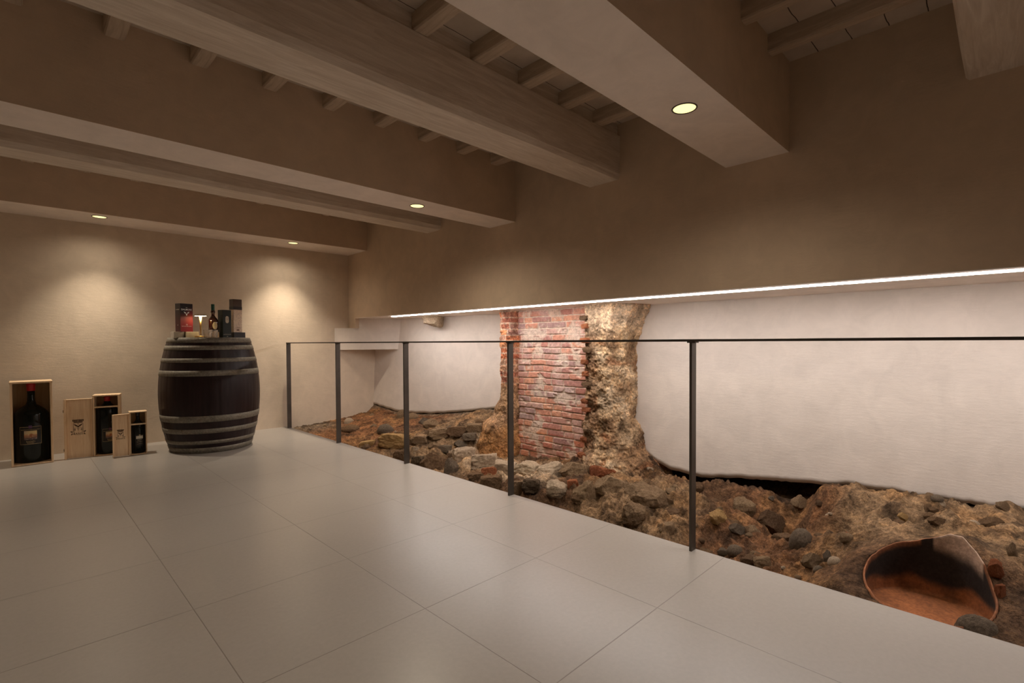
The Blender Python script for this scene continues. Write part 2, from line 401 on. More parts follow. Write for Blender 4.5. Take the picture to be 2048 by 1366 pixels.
_n = len(CP); _A = np.zeros((_n+1, _n+1))
_A[:_n, :_n] = _phi(np.sqrt(((CP[:, None, :2]-CP[None, :, :2])**2).sum(-1)))-np.eye(_n)*.03; _A[:_n, _n] = 1; _A[_n, :_n] = 1
_W = np.linalg.solve(_A, np.append(CP[:, 2], 0))
def ground(x, y):
    return float(_phi(np.hypot(CP[:, 0]-x, CP[:, 1]-y)) @ _W[:_n]+_W[_n])
JC = (2.70, .25)                         # centre of the buried jar
def sm(a, b, x):
    t = min(1, max(0, (x-a)/(b-a))); return t*t*(3-2*t)
def rim(a):                                    # broken rim height round the jar, a = 0 towards the long wall
    K = [(-180, -.13), (-120, -.11), (-90, -.07), (-70, -.03), (-55, .035), (-42, .08), (-28, .12), (-16, .115), (-5, .085), (15, .055), (45, .02), (70, -.02), (100, -.07), (140, -.12), (180, -.13)]
    d = math.degrees(a); return float(np.interp(d, [k[0] for k in K], [k[1] for k in K]))+.006*noise.noise((math.cos(a)*6, math.sin(a)*6, 1))
def clump(p, sc):
    d, _ = noise.voronoi((p[0]*sc, p[1]*sc, p[2]*sc)); return d[1]-d[0]
def surf(x, y, base=None):
    h = ground(x, y) if base is None else base
    crag = 1+1.3*math.exp(-((y-1.75)/.55)**2)+.6*math.exp(-((y-.45)/.4)**2)
    q = (x, y, 0)
    left = sm(3.7, 4.6, y)               # far mound: smoother loose earth
    near = 1-sm(1.9, 2.2, y)
    a = noise.fractal(Vector((x*3.1, y*3.1, .3)), .8, 2.1, 6)
    rid = 1-abs(noise.noise((x*4.5+3, y*4.5, 2)))*2
    h += (.030*(1-.5*left))*a
    h += (.045*(1-.8*left))*crag*(rid-.6)
    h += (.040*(1-.6*left))*crag*(min(.5, clump((x+.03*a, y, 0), 7))-.22)
    h += .022*(1-.4*left)*crag*(min(.5, clump((x, y+.01*a, 0), 19))-.2)+.007*noise.noise((x*45, y*45, 0))
    h += .018*(1-.4*left)*(.45-abs(noise.noise((x*15, y*15, 6)))*1.6)+.010*(.45-abs(noise.noise((x*34, y*34, 2)))*1.6)
    h -= .32*math.exp(-((x-2.57)/.17)**2-((y-2.45)/.38)**2)
    h -= .12*math.exp(-((x-3.47)**2+(y-.98)**2)/.012)
    # keep the fill below the plaster edge and the slab
    d = math.hypot(x-JC[0], y-JC[1])
    if d < .50:
        an = math.atan2(y-JC[1], x-JC[0]); bank = 1-sm(.24, .50, d)
        if x > 2.40: h = h*(1-bank)+(rim(an)+.012*noise.noise((x*14, y*14, 3))-.006)*bank
        h = h*sm(.205, .217, d)+(-.32)*(1-sm(.205, .217, d))
    if x < 2.32: h = min(h, -.015-.25*(2.32-x) if y > 4.6 else -.06)
    xe = wall_x(y)-.03
    if x > xe-.1:
        jz = float(np.interp(y, JY, JZ)); k = sm(xe-.1, xe+.02, x); gap = .125*sm(.75, 1.0, y)*(1-sm(1.95, 2.1, y))+.012
        h = h*(1-k)+(jz-gap+.9*max(0, x-xe-.03))*k
    return h
COLS = dict(red=(.235, .120, .062), brown=(.150, .090, .054), tan=(.295, .205, .125), dark=(.060, .042, .030), grey=(.20, .155, .115), pale=(.54, .43, .31), warm=(.32, .185, .085))
def vmix(a, b, t): return tuple(p*(1-t)+q*t for p, q in zip(a, b))
def ground_col(x, y, z):
    n = noise.fractal(Vector((x*2.3, y*2.3, 8)), .8, 2, 4); m = noise.fractal(Vector((x*6, y*6, 4)), .8, 2, 3)
    c = COLS['brown']
    c = vmix(c, COLS['red'], sm(4.3, 4.9, y)); c = vmix(c, COLS['grey'], sm(5.4, 5.8, y)*(1-sm(2.6, 2.9, x)))
    c = vmix(c, COLS['tan'], .8*sm(3.2, 3.5, y)*(1-sm(4.3, 4.6, y)))
    c = vmix(c, COLS['pale'], .85*sm(2.45, 2.65, y)*(1-sm(3.75, 3.95, y))*sm(2.86, 2.95, x)*(1-sm(3.3, 3.4, x)))
    c = vmix(c, COLS['tan'], .85*sm(1.35, 1.5, y)*(1-sm(2.1, 2.3, y))*(1-sm(3.35, 3.5, x)))
    c = vmix(c, COLS['tan'], .95*(1-sm(.62, .86, y))*sm(2.8, 3.05, x))
    c = vmix(c, COLS['red'], .55*sm(.62, .8, y)*(1-sm(1.2, 1.5, y)))
    c = vmix(c, COLS['warm'], .5*sm(.0, .5, n)); c = vmix(c, COLS['dark'], .6*sm(.05, .5, -m))
    c = vmix(c, COLS['dark'], .55*(1-sm(2.5, 2.85, x+.1*n))*(1-sm(3.6, 4.2, y)))  # shade of the deep gap along the slab edge, put into the soil colour
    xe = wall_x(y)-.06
    gap_shade = sm(xe-.09, xe-.02, x+.05*m)  # shadow of the gap under the plaster edge, painted into the earth
    c = vmix(c, COLS['grey'] if y > 3.4 else COLS['dark'], gap_shade*.85)
    return c
xs = np.linspace(2.15, 3.88, 230); ys = np.concatenate([np.arange(-2.7, -.4, .06), np.arange(-.4, 2.6, .0075), np.arange(2.6, WY+.001, .0105)])
GB = np.stack([_phi(np.hypot(CP[:, 0][None, :]-xs[:, None], CP[:, 1][None, :]-y)) @ _W[:_n]+_W[_n] for y in ys])
bm = bmesh.new(); cl = bm.loops.layers.float_color.new('Col'); V = []; K = []
for iy, y in enumerate(ys):
    r = []; kr = []
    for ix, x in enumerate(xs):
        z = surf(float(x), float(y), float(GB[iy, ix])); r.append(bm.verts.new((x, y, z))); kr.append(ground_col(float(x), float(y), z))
    V.append(r); K.append(kr)
for i in range(len(ys)-1):
    for j in range(len(xs)-1):
        f = bm.faces.new((V[i][j], V[i][j+1], V[i+1][j+1], V[i+1][j])); f.smooth = True
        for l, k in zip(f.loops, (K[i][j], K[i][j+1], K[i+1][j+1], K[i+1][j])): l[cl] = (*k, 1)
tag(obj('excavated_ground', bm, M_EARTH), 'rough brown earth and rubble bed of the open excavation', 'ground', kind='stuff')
bm = bmesh.new(); box(bm, 2.14, 2.24, -2.7, WY, -.85, -.16)
struct('trim_2', bm, plain('dark_concrete', (.08, .065, .05), .9), 'dark edge of the slab above the pit')

# ------------------------------------------------------------------ masonry pillar
def colmesh(name, rows, cols, mat, parent, flip=False):
    bm = bmesh.new(); cl = bm.loops.layers.float_color.new('Col')
    V = [[bm.verts.new(p) for p in r] for r in rows]
    for i in range(len(V)-1):
        for j in range(len(V[0])-1):
            q = [(i, j), (i, j+1), (i+1, j+1), (i+1, j)]
            if flip: q = q[::-1]
            f = bm.faces.new([V[a][b] for a, b in q]); f.smooth = True
            for l, (a, b) in zip(f.loops, q): l[cl] = (*cols[a][b], 1)
    return obj(name, bm, mat, parent)
def brick_mat():
    t = NT('old_brickwork'); a = t.attr('Col'); n1 = t.noise(30, 6, .7); n2 = t.noise(160, 4, .7)
    c = t.mix(.8, a, t.mix(1.0, a, t.ramp(n1, [(.3, (.62, .6, .6)), (.7, (1.4, 1.4, 1.4))]), 'MULTIPLY'))
    c = t.mix(.35, c, t.mix(1.0, c, t.ramp(n2, [(.35, (.6, .6, .6)), (.65, (1.5, 1.5, 1.5))]), 'MULTIPLY'))
    nb = t.bump(n1, .35, .008); nb = t.bump(n2, .4, .003, nb)
    return t.out(c, .92, nb, spec=.15)
M_BRICK = brick_mat()
pil = thing('brick_pillar', 'old masonry pillar of red bricks between rubble jambs in the pit', 'pillar', (0, 0, 0))
BC = [(.50, .165, .085), (.56, .20, .10), (.42, .125, .075), (.36, .12, .085), (.46, .20, .14), (.62, .25, .12), (.33, .17, .15), (.48, .26, .20)]
MORT = (.62, .50, .40)
rng = random.Random(11)
courses = []; z = -.20
while z < 1.34:
    hh = rng.uniform(.054, .063); y = 2.3+rng.uniform(0, .12); bs = []
    while y < 3.75:
        L = rng.choice((.115, .13, .15, .21, .23))*rng.uniform(.9, 1.1)
        bs.append((y, y+L, rng.choice(BC), rng.uniform(-.006, .006), rng.uniform(0, 1))); y += L
    courses.append((z, z+hh, bs)); z += hh
def brick_at(y, z):
    """returns (relief, colour) of the coursed face"""
    zz = z+.006*noise.noise((y*4, z*3, 1))+.0015*noise.noise((y*22, z*22, 1)); yy = y+.004*noise.noise((y*14, z*14, 5))
    for z0, z1, bs in courses:
        if z0 <= zz < z1:
            for y0, y1, c, off, rd in bs:
                if y0 <= yy < y1:
                    e = min(yy-y0-.003, y1-.003-yy, zz-z0-.0035, z1-.0035-zz)
                    e += .0035*noise.noise((y*40, z*40, 3))
                    return sm(-.0005, .0045, e), off, c, rd
    return 0, 0, MORT, 0
rows, cols = [], []
nzb, nyb = 420, 300
for i in range(nzb+1):
    z = -.24+1.52*i/nzb; R, K = [], []
    for j in range(nyb+1):
        y = 2.42+1.12*j/nyb
        m, off, c, rd = brick_at(y, z)
        # mortar smears and worn areas
        s = sm(.02, .42, noise.fractal(Vector((y*4.2, z*5.5, 6)), .7, 2, 4)-.10*(1-sm(.0, .25, abs(z-.25)))+.12*sm(.8, 1.1, z))
        lowdirt = 1-sm(-.05, .08, z+.15*noise.noise((y*6, z*6, 2)))
        m2 = m*(1-.85*s)
        x = 3.50+.02*math.sin((y-2.4)*2.6)-.012*m2+off*m2-.004*s+.008*noise.noise((y*3, z*3, 1))+.002*noise.noise((y*50, z*50, 1))
        cc = vmix(c, (.62, .50, .46), .25+.35*sm(.1, .5, noise.noise((y*5, z*5, 11))))
        if z < .12: cc = vmix(cc, c, .7)
        cc = vmix(MORT, cc, m*(1-.75*s))
        cc = vmix(cc, (.46, .32, .22), .45*lowdirt*(1-m*.6))
        R.append((x, y, z)); K.append(cc)
    rows.append(R); cols.append(K)
o = colmesh('brick_infill', rows, cols, M_BRICK, pil, flip=False); o['label'] = 'red brick face with pale mortar joints'

def along(pts, t):
    L = [math.dist(a, b) for a, b in zip(pts, pts[1:])]; T = sum(L)*t
    for a, b, l in zip(pts, pts[1:], L):
        if T <= l: return tuple(p+(q-p)*T/l for p, q in zip(a, b))
        T -= l
    return pts[-1]
def lerp_prof(keys, z):
    for (z0, A), (z1, B) in zip(keys, keys[1:]):
        if z <= z1 or (z1, B) == keys[-1]:
            t = min(1, max(0, (z-z0)/(z1-z0))); t = t*t*(3-2*t)
            return [tuple(p*(1-t)+q*t for p, q in zip(a, b)) for a, b in zip(A, B)]
RUB = [(.56, .43, .29), (.40, .27, .16), (.66, .54, .40), (.30, .19, .11), (.50, .34, .20)]
def rubble(name, keys, z0, z1, nz, ns, colf, amp, label):
    rows, cols = [], []
    for i in range(nz+1):
        z = z0+(z1-z0)*i/nz; P = lerp_prof(keys, z); R, K = [], []
        for j in range(ns+1):
            a = along(P, j/ns); b0 = along(P, max(0, j/ns-.03)); b1 = along(P, min(1, j/ns+.03))
            tx, ty = b1[0]-b0[0], b1[1]-b0[1]; l = math.hypot(tx, ty) or 1; nx, ny_ = -ty/l, tx/l
            d = amp*(.8*noise.fractal(Vector((a[0]*6, a[1]*6, z*6)), .7, 2.2, 7)+.4*(min(.5, clump((a[0], a[1], z), 13))-.2)+.5*(min(.5, clump((a[0], a[1], z), 34))-.2))
            d += .004*noise.noise((a[1]*60, z*60, a[0]*60))
            R.append((a[0]+nx*d, a[1]+ny_*d, z)); K.append(colf(a[0], a[1], z, d/amp))
        rows.append(R); cols.append(K)
    o = colmesh(name, rows, cols, M_EARTH, pil, flip=True); o['label'] = label; return o
def rcol(x, y, z, d):
    n = noise.fractal(Vector((y*5, z*5, x*5)), .8, 2, 4)
    c = vmix((.52, .385, .25), (.33, .215, .13), sm(-.1, .5, n)); c = vmix(c, (.66, .53, .38), sm(.1, .5, -n))
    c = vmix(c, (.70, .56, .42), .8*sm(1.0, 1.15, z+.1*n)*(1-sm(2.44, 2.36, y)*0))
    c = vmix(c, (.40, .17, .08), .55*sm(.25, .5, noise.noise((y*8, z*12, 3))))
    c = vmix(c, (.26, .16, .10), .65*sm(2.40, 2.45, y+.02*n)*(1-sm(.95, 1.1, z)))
    return c
# profile points run from the hidden left reveal round the front to the plaster at the right
rk = [(-.35, [(3.66, 2.62), (3.30, 2.66), (3.10, 2.50), (3.12, 2.15), (3.40, 1.86), (3.80, 1.72)]),
      (-.05, [(3.66, 2.62), (3.42, 2.62), (3.30, 2.50), (3.31, 2.26), (3.50, 2.08), (3.80, 1.98)]),
      (.10, [(3.66, 2.58), (3.44, 2.585), (3.375, 2.53), (3.37, 2.30), (3.52, 2.17), (3.80, 2.12)]),
      (.35, [(3.66, 2.56), (3.45, 2.56), (3.39, 2.53), (3.40, 2.32), (3.52, 2.235), (3.80, 2.22)]),
      (.90, [(3.66, 2.56), (3.45, 2.56), (3.39, 2.53), (3.41, 2.31), (3.53, 2.25), (3.80, 2.25)]),
      (1.12, [(3.66, 2.56), (3.45, 2.56), (3.385, 2.53), (3.39, 2.29), (3.50, 2.20), (3.80, 2.20)]),
      (1.30, [(3.66, 2.56), (3.45, 2.56), (3.38, 2.54), (3.38, 2.26), (3.50, 2.15), (3.80, 2.14)])]
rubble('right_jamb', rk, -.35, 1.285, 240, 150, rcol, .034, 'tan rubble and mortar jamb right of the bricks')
def lcol(x, y, z, d):
    n = noise.fractal(Vector((y*5, z*5, x*5+3)), .8, 2, 4)
    c = vmix((.50, .33, .20), (.35, .22, .14), sm(-.1, .5, n))
    m, off, bc, rd = brick_at(y+.02, z)
    c = vmix(c, vmix(MORT, bc, m), .85*sm(.45, .62, z+.08*n)*(1 if z > .95 or rd > .5 else .5))
    c = vmix(c, (.50, .27, .11), .75*(1-sm(.05, .22, z+.05*n))*(1-sm(3.8, 3.9, y)))
    return c
lk = [(-.35, [(3.50, 3.40), (3.42, 3.43), (3.28, 3.55), (3.20, 3.76), (3.28, 4.02), (3.80, 4.20)]),
      (-.08, [(3.52, 3.40), (3.43, 3.43), (3.30, 3.56), (3.23, 3.74), (3.30, 3.98), (3.80, 4.12)]),
      (.08, [(3.54, 3.41), (3.41, 3.42), (3.32, 3.53), (3.28, 3.68), (3.40, 3.90), (3.80, 4.02)]),
      (.28, [(3.56, 3.42), (3.41, 3.42), (3.38, 3.48), (3.38, 3.60), (3.46, 3.74), (3.80, 3.86)]),
      (.45, [(3.56, 3.42), (3.42, 3.42), (3.395, 3.44), (3.395, 3.57), (3.44, 3.60), (3.80, 3.62)]),
      (1.30, [(3.56, 3.42), (3.42, 3.42), (3.395, 3.43), (3.395, 3.57), (3.43, 3.585), (3.80, 3.60)])]
rubble('left_jamb', lk, -.35, 1.285, 190, 100, lcol, .022, 'weathered jamb left of the bricks, orange at its foot')

# ------------------------------------------------------------------ stones
def rock_mesh(seed, boxy=False, rnd=False):
    r = random.Random(seed); bm = bmesh.new()
    bmesh.ops.create_icosphere(bm, subdivisions=5, radius=1)
    pl = []
    for _ in range(0 if rnd else 16):
        v = Vector((r.gauss(0, 1), r.gauss(0, 1), r.gauss(0, 1))).normalized(); pl.append((v, r.uniform(.62, .86)))
    if boxy: pl = [(Vector(q), r.uniform(.62, .72)) for q in ((1,.05,0),(-1,0,.06),(0,1,.08),(.07,-1,0),(0,.06,1),(0,0,-1))]+[(Vector((r.gauss(0,1), r.gauss(0,1), r.gauss(0,1))).normalized(), r.uniform(.85, .98)) for _ in range(6)]
    for v in bm.verts:
        p = v.co
        for _ in range(2):
            for n, d in pl:
                k = p.dot(n)/n.length
                if k > d: p = p-n/n.length*(k-d)
        am = .035 if rnd else .07
        p = p*(1+am*1.5*noise.fractal(p*1.7+Vector((seed, 0, 0)), .7, 2.1, 5)+(.01 if rnd else .055)*noise.noise(p*6+Vector((seed, 3, 0)))+(.006 if rnd else .035)*(.4-abs(noise.noise(p*11+Vector((seed, 5, 0))))*1.6)+(.004 if rnd else .015)*noise.noise(p*26))
        v.co = p
    me = bpy.data.meshes.new('rock'); bm.to_mesh(me); bm.free()
    for p in me.polygons: p.use_smooth = True
    return me
ROCKS = [rock_mesh(s) for s in (3, 14, 25, 36, 47, 58)]
BLOCKS = [rock_mesh(s, boxy=True) for s in (5, 17, 29, 31)]
COBS = [rock_mesh(s, rnd=True) for s in (8, 9)]
cache = {}
def rock(name, kind, mat, x, y, z, wd, ht, dp, label, cat, sink=.40, rz=None, group=None, tilt=(0, 0)):
    pool = dict(r=ROCKS, b=BLOCKS, c=COBS)[kind]; i = rng.randrange(len(pool))
    key = (kind, i, mat)
    if key not in cache:
        me = pool[i].copy(); me.materials.append(ST[mat]); cache[key] = me
    o = bpy.data.objects.new(name, cache[key]); C.objects.link(o)
    if y < 1.5 and kind != 'x': z = max(z-.02, surf(x, y)) if name != 'pebble' else z
    o.scale = (wd*.66, dp*.66, ht*.80); o.location = (x, y, z+ht*(.5-sink))
    o.rotation_euler = (tilt[0]+rng.uniform(-.12, .12), tilt[1]+rng.uniform(-.12, .12), (-.78 if rz is None else rz)+rng.uniform(-.35, .35)*(rz is None))
    return tag(o, label, cat, group)
rock('stone', 'c', 'pale', 2.856, 5.669, 0.003, 0.089, 0.068, 0.068, 'cream rounded stone near the back wall, right of the second post', 'stone')
rock('stone', 'r', 'tan', 2.910, 5.194, 0.004, 0.072, 0.036, 0.055, 'tiny flat tan stone alone on the reddish far mound', 'stone')
rock('stone', 'c', 'brown', 2.736, 5.397, -0.041, 0.170, 0.072, 0.129, 'low brown stone half sunk in earth right of the second post', 'stone')
rock('cobblestone', 'c', 'grey', 2.862, 4.841, -0.007, 0.138, 0.096, 0.105, 'rounded dark grey cobble on the far mound, left of the third post', 'stone')
rock('cobblestone', 'c', 'tan', 3.300, 5.200, 0.066, 0.101, 0.106, 0.077, 'tan round cobble just left of the third post, by the plaster', 'stone')
rock('cobblestone', 'c', 'tan', 3.318, 5.002, 0.074, 0.112, 0.074, 0.085, 'tan cobble just right of the third post, by the plaster', 'stone')
rock('stone', 'r', 'grey', 3.220, 4.608, 0.073, 0.117, 0.083, 0.089, 'greyish tan stone lying below the plaster, right of the third post', 'stone')
rock('flat_stone', 'b', 'ochre', 2.596, 4.741, -0.087, 0.164, 0.052, 0.125, 'thin flat ochre stone at the floor edge between second and third posts', 'stone')
rock('flat_stone', 'b', 'ochre', 2.740, 4.452, -0.044, 0.311, 0.128, 0.237, 'broad ochre slab with cracked front left of the third post', 'stone')
rock('boulder', 'r', 'brown', 2.784, 3.845, -0.208, 0.223, 0.177, 0.170, 'round brown boulder at the floor edge right of the third post', 'stone')
rock('boulder', 'r', 'grey', 2.772, 3.571, -0.200, 0.114, 0.158, 0.087, 'knobbly grey boulder at the floor edge, left of the pale ledge', 'stone')
rock('stone', 'b', 'brown', 2.639, 4.164, -0.155, 0.152, 0.121, 0.116, 'brown block at the foot of the third post', 'stone')
rock('stone', 'b', 'dark', 2.717, 3.993, -0.185, 0.130, 0.107, 0.099, 'dark stone at the floor edge between the third post and the round boulder', 'stone')
rock('stone', 'r', 'pale', 2.816, 4.197, -0.094, 0.063, 0.037, 0.048, 'little whitish stone just right of the third post', 'stone')
rock('flat_stone', 'b', 'tan', 2.908, 4.244, -0.028, 0.160, 0.076, 0.122, 'tan flat stone topmost beside the third post', 'stone')
rock('flat_stone', 'b', 'tan', 3.084, 4.176, 0.020, 0.216, 0.090, 0.165, 'long layered stone slanting up in the middle of the rubble slope', 'stone')
rock('flat_stone', 'b', 'brown', 3.219, 4.041, 0.045, 0.216, 0.090, 0.165, 'brown layered stone high on the rubble slope', 'stone')
rock('flat_stone', 'b', 'tan', 3.322, 3.878, 0.091, 0.172, 0.077, 0.131, 'layered stone against the foot of the left jamb', 'stone')
rock('flat_stone', 'b', 'grey', 3.031, 4.007, -0.095, 0.157, 0.062, 0.120, 'narrow grey stone above the round boulder', 'stone')
rock('stone', 'r', 'grey', 3.153, 3.905, -0.059, 0.116, 0.063, 0.088, 'rounded pinkish grey stone above the pale ledge', 'stone')
rock('flat_stone', 'b', 'pale', 3.072, 3.915, -0.128, 0.104, 0.043, 0.079, 'slender whitish stone pointing at the pale ledge', 'stone')
rock('stone', 'r', 'tan', 3.170, 4.445, 0.070, 0.148, 0.081, 0.112, 'rough stone at the top of the rubble slope under the plaster', 'stone')
rock('flat_stone', 'b', 'grey', 3.223, 3.839, 0.016, 0.147, 0.063, 0.112, 'grey stone low against the left jamb', 'stone')
rock('ledge_stone', 'b', 'pale', 3.045, 3.719, -0.147, 0.232, 0.144, 0.177, 'leftmost pale mortar covered block of the curved ledge', 'stone')
rock('ledge_stone', 'b', 'pale', 3.003, 3.383, -0.143, 0.257, 0.147, 0.196, 'second pale block of the curved ledge, orange at its front', 'stone')
rock('broken_brick', 'b', 'brick', 2.876, 3.176, -0.170, 0.145, 0.097, 0.110, 'orange broken brick in the front of the curved ledge', 'brick')
rock('ledge_stone', 'b', 'pale', 2.999, 3.105, -0.142, 0.210, 0.119, 0.160, 'pale block of the curved ledge just left of the fourth post', 'stone')
rock('ledge_stone', 'r', 'pale', 3.074, 2.896, -0.133, 0.232, 0.106, 0.176, 'pale rounded block of the curved ledge right of the fourth post', 'stone')
rock('ledge_stone', 'r', 'pale', 3.143, 2.688, -0.113, 0.226, 0.124, 0.172, 'pale rough block of the curved ledge in front of the bricks', 'stone')
rock('ledge_stone', 'r', 'tan', 3.178, 2.470, -0.088, 0.211, 0.120, 0.161, 'tan rough block at the right end of the curved ledge', 'stone')
rock('stone', 'b', 'brown', 2.761, 3.020, -0.210, 0.194, 0.128, 0.148, 'brown block low at the floor edge left of the fourth post', 'stone')
rock('stone', 'b', 'dark', 2.842, 2.645, -0.159, 0.143, 0.088, 0.109, 'dark block right of the fourth post below the ledge', 'stone')
rock('stone', 'r', 'pale', 2.857, 2.399, -0.137, 0.149, 0.093, 0.114, 'light pinkish stone jutting over the dark hollow', 'stone')
rock('stone', 'b', 'tan', 2.790, 2.742, -0.186, 0.091, 0.098, 0.069, 'tan block directly behind the foot of the fourth post', 'stone')
rock('stone', 'b', 'brown', 2.775, 3.231, -0.201, 0.143, 0.085, 0.109, 'brown block under the left part of the ledge', 'stone')
rock('broken_brick', 'b', 'brick', 2.938, 2.312, -0.109, 0.086, 0.075, 0.066, 'small brick fragment beside the dark hollow', 'brick')
rock('broken_brick', 'b', 'brick', 3.348, 2.295, -0.080, 0.152, 0.070, 0.115, 'broken red brick at the foot of the right jamb', 'brick')
rock('broken_brick', 'b', 'brick', 3.250, 2.346, -0.086, 0.075, 0.099, 0.057, 'upright red brick fragment left of the broken red brick', 'brick')
rock('broken_brick', 'b', 'brick', 3.534, 2.363, -0.043, 0.220, 0.073, 0.167, 'long flat red brick built into the right jamb foot', 'brick')
rock('stone', 'r', 'tan', 3.622, 2.202, -0.007, 0.130, 0.124, 0.099, 'round tan stone at the right foot of the pillar', 'stone')
rock('stone', 'r', 'dark', 3.731, 2.412, 0.009, 0.073, 0.065, 0.056, 'small dark stone set in the foot of the right jamb', 'stone')
rock('boulder', 'r', 'tan', 2.916, 2.177, -0.164, 0.175, 0.172, 0.133, 'rough tan boulder at the left end of the big mortar lump', 'stone')
rock('rubble_lump', 'r', 'tan', 3.049, 2.039, -0.123, 0.228, 0.154, 0.174, 'tan mortar lump crowning the ridge right of the hollow', 'stone')
rock('rubble_lump', 'r', 'tan', 3.062, 1.784, -0.124, 0.253, 0.146, 0.193, 'broad tan mortar lump in the middle of the near ridge', 'stone')
rock('rubble_lump', 'r', 'tan', 2.877, 1.757, -0.174, 0.152, 0.107, 0.116, 'angular mortar lump at the front of the near ridge', 'stone')
rock('rubble_lump', 'r', 'brown', 3.071, 1.603, -0.231, 0.210, 0.108, 0.160, 'brown overhanging lump just left of the fifth post', 'stone')
rock('stone', 'r', 'tan', 3.456, 1.269, -0.129, 0.127, 0.084, 0.097, 'angular tan stone right of the fifth post, casting a dark hollow', 'stone')
rock('stone', 'r', 'brown', 3.456, 1.097, -0.195, 0.129, 0.113, 0.098, 'angular brown stone left of the dark hole', 'stone')
rock('stone', 'r', 'ochre', 3.107, 1.301, -0.168, 0.092, 0.063, 0.070, 'yellow ochre stone just right of the fifth post', 'stone')
rock('stone', 'r', 'grey', 3.138, 1.190, -0.194, 0.091, 0.062, 0.069, 'grey slanted stone below the ochre one', 'stone')
rock('cobblestone', 'c', 'grey', 3.093, 0.827, -0.161, 0.100, 0.098, 0.076, 'round grey cobble below the dark hole', 'stone')
rock('stone', 'r', 'tan', 3.631, 0.985, -0.080, 0.083, 0.074, 0.063, 'pinkish tan stone above the dark hole', 'stone')
rock('flat_stone', 'b', 'brown', 3.157, 0.941, -0.210, 0.110, 0.073, 0.084, 'flat brown slab left of the round cobble', 'stone')
rock('stone', 'r', 'tan', 2.904, 0.714, -0.179, 0.097, 0.084, 0.074, 'lumpy tan stone below the round cobble', 'stone')
rock('stone', 'r', 'grey', 2.907, 0.657, -0.166, 0.037, 0.057, 0.028, 'small grey stone touching the lumpy tan stone', 'stone')
rock('stone', 'r', 'brown', 2.915, 1.028, -0.279, 0.106, 0.049, 0.081, 'long brown stone near the floor edge, right of the fifth post', 'stone')
rock('stone', 'c', 'grey', 2.956, 1.135, -0.272, 0.073, 0.051, 0.056, 'low grey stone near the foot of the fifth post', 'stone')
rock('stone', 'c', 'grey', 2.831, 0.678, -0.215, 0.042, 0.031, 0.032, 'dull grey oval pebble left of the pale oval pebble', 'stone')
rock('stone', 'c', 'pale', 2.856, 0.615, -0.210, 0.052, 0.040, 0.040, 'pale oval pebble left of the jar, near the floor edge', 'stone')
rock('broken_brick', 'r', 'brick', 3.022, 0.594, -0.051, 0.027, 0.026, 0.021, 'tiny dark red chip in the tan bank', 'brick')
rock('stone', 'r', 'tan', 2.970, 0.590, -0.089, 0.059, 0.038, 0.045, 'stone ledge below the red chip in the tan bank', 'stone')
rock('stone', 'c', 'grey', 2.577, 0.086, -0.155, 0.120, 0.105, 0.091, 'flat grey stone at the floor edge right of the jar', 'stone')
rock('broken_brick', 'r', 'brick', 2.831, 0.045, -0.046, 0.052, 0.061, 0.039, 'orange brick fragment beside the right rim of the jar', 'brick')
rock('broken_brick', 'b', 'brick', 2.763, 0.029, -0.082, 0.033, 0.065, 0.025, 'dark red sherd standing against the right side of the jar', 'brick')
rock('stone', 'r', 'tan', 2.972, -0.004, 0.023, 0.031, 0.063, 0.024, 'upright tan stone at the right edge, above the orange brick', 'stone')
rock('stone', 'r', 'ochre', 3.213, 0.392, 0.081, 0.038, 0.032, 0.029, 'small ochre stone high in the bank above the jar', 'stone')
# rubble cemented into the near earth bed and the mound
for k in range(46):
    if k < 20: x = rng.uniform(2.75, 3.55); y = rng.uniform(.95, 2.2); wh = 'near'
    elif k < 26: x = rng.uniform(2.9, 3.6); y = rng.uniform(-.2, .9); wh = 'bank'
    else: x = rng.uniform(2.5, 3.45); y = rng.uniform(3.75, 4.7); wh = 'far'
    if math.hypot(x-JC[0], y-JC[1]) < .33 or (3.3 < x and .85 < y < 1.1): continue
    s = rng.uniform(.05, .13)
    rock('rubble_stone', 'r' if rng.random() < .7 else 'b', rng.choice(('brown', 'tan', 'earthy', 'earthy')), x, y, surf(x, y), s, s*.6, s*rng.uniform(.6, 1),
         'rough stone cemented into '+(('the earth below the brick pillar' if y > 1.85 else 'the craggy ridge left of the fifth post' if y > 1.3 else 'the dark earth right of the fifth post') if wh == 'near' else ('the bank left of the jar' if y > .45 else 'the bank right of the jar' if y < .1 else 'the bank behind the jar') if wh == 'bank' else ('the slope beside the left jamb' if y < 4.1 else 'the slope near the third post')), 'stone',
         group='rubble stones, '+wh, sink=.62, tilt=(rng.uniform(-.4, .4), rng.uniform(-.4, .4)))
# exposed brick ends down the left edge of the right jamb (parts of the pillar)
for k, (z, yy, xx) in enumerate([(1.17, 2.535, 3.37), (1.10, 2.52, 3.36), (.98, 2.53, 3.37), (.90, 2.50, 3.365), (.80, 2.535, 3.375), (.70, 2.53, 3.38), (.61, 2.515, 3.375), (.47, 2.535, 3.385), (.40, 2.52, 3.38), (.26, 2.53, 3.38), (.15, 2.54, 3.37), (.02, 2.54, 3.34), (-.06, 2.56, 3.32)]):
    me = BLOCKS[k % 4].copy(); me.materials.append(ST['brick' if k % 3 else 'brown'])
    o = bpy.data.objects.new('exposed_brick', me); C.objects.link(o); o.parent = pil
    o.location = (xx+.02, yy, z); o.scale = (.05, .035+.03*rng.random(), .028+.006*rng.random()); o.rotation_euler = (rng.uniform(-.1, .1), rng.uniform(-.1, .1), rng.uniform(-.3, .3))
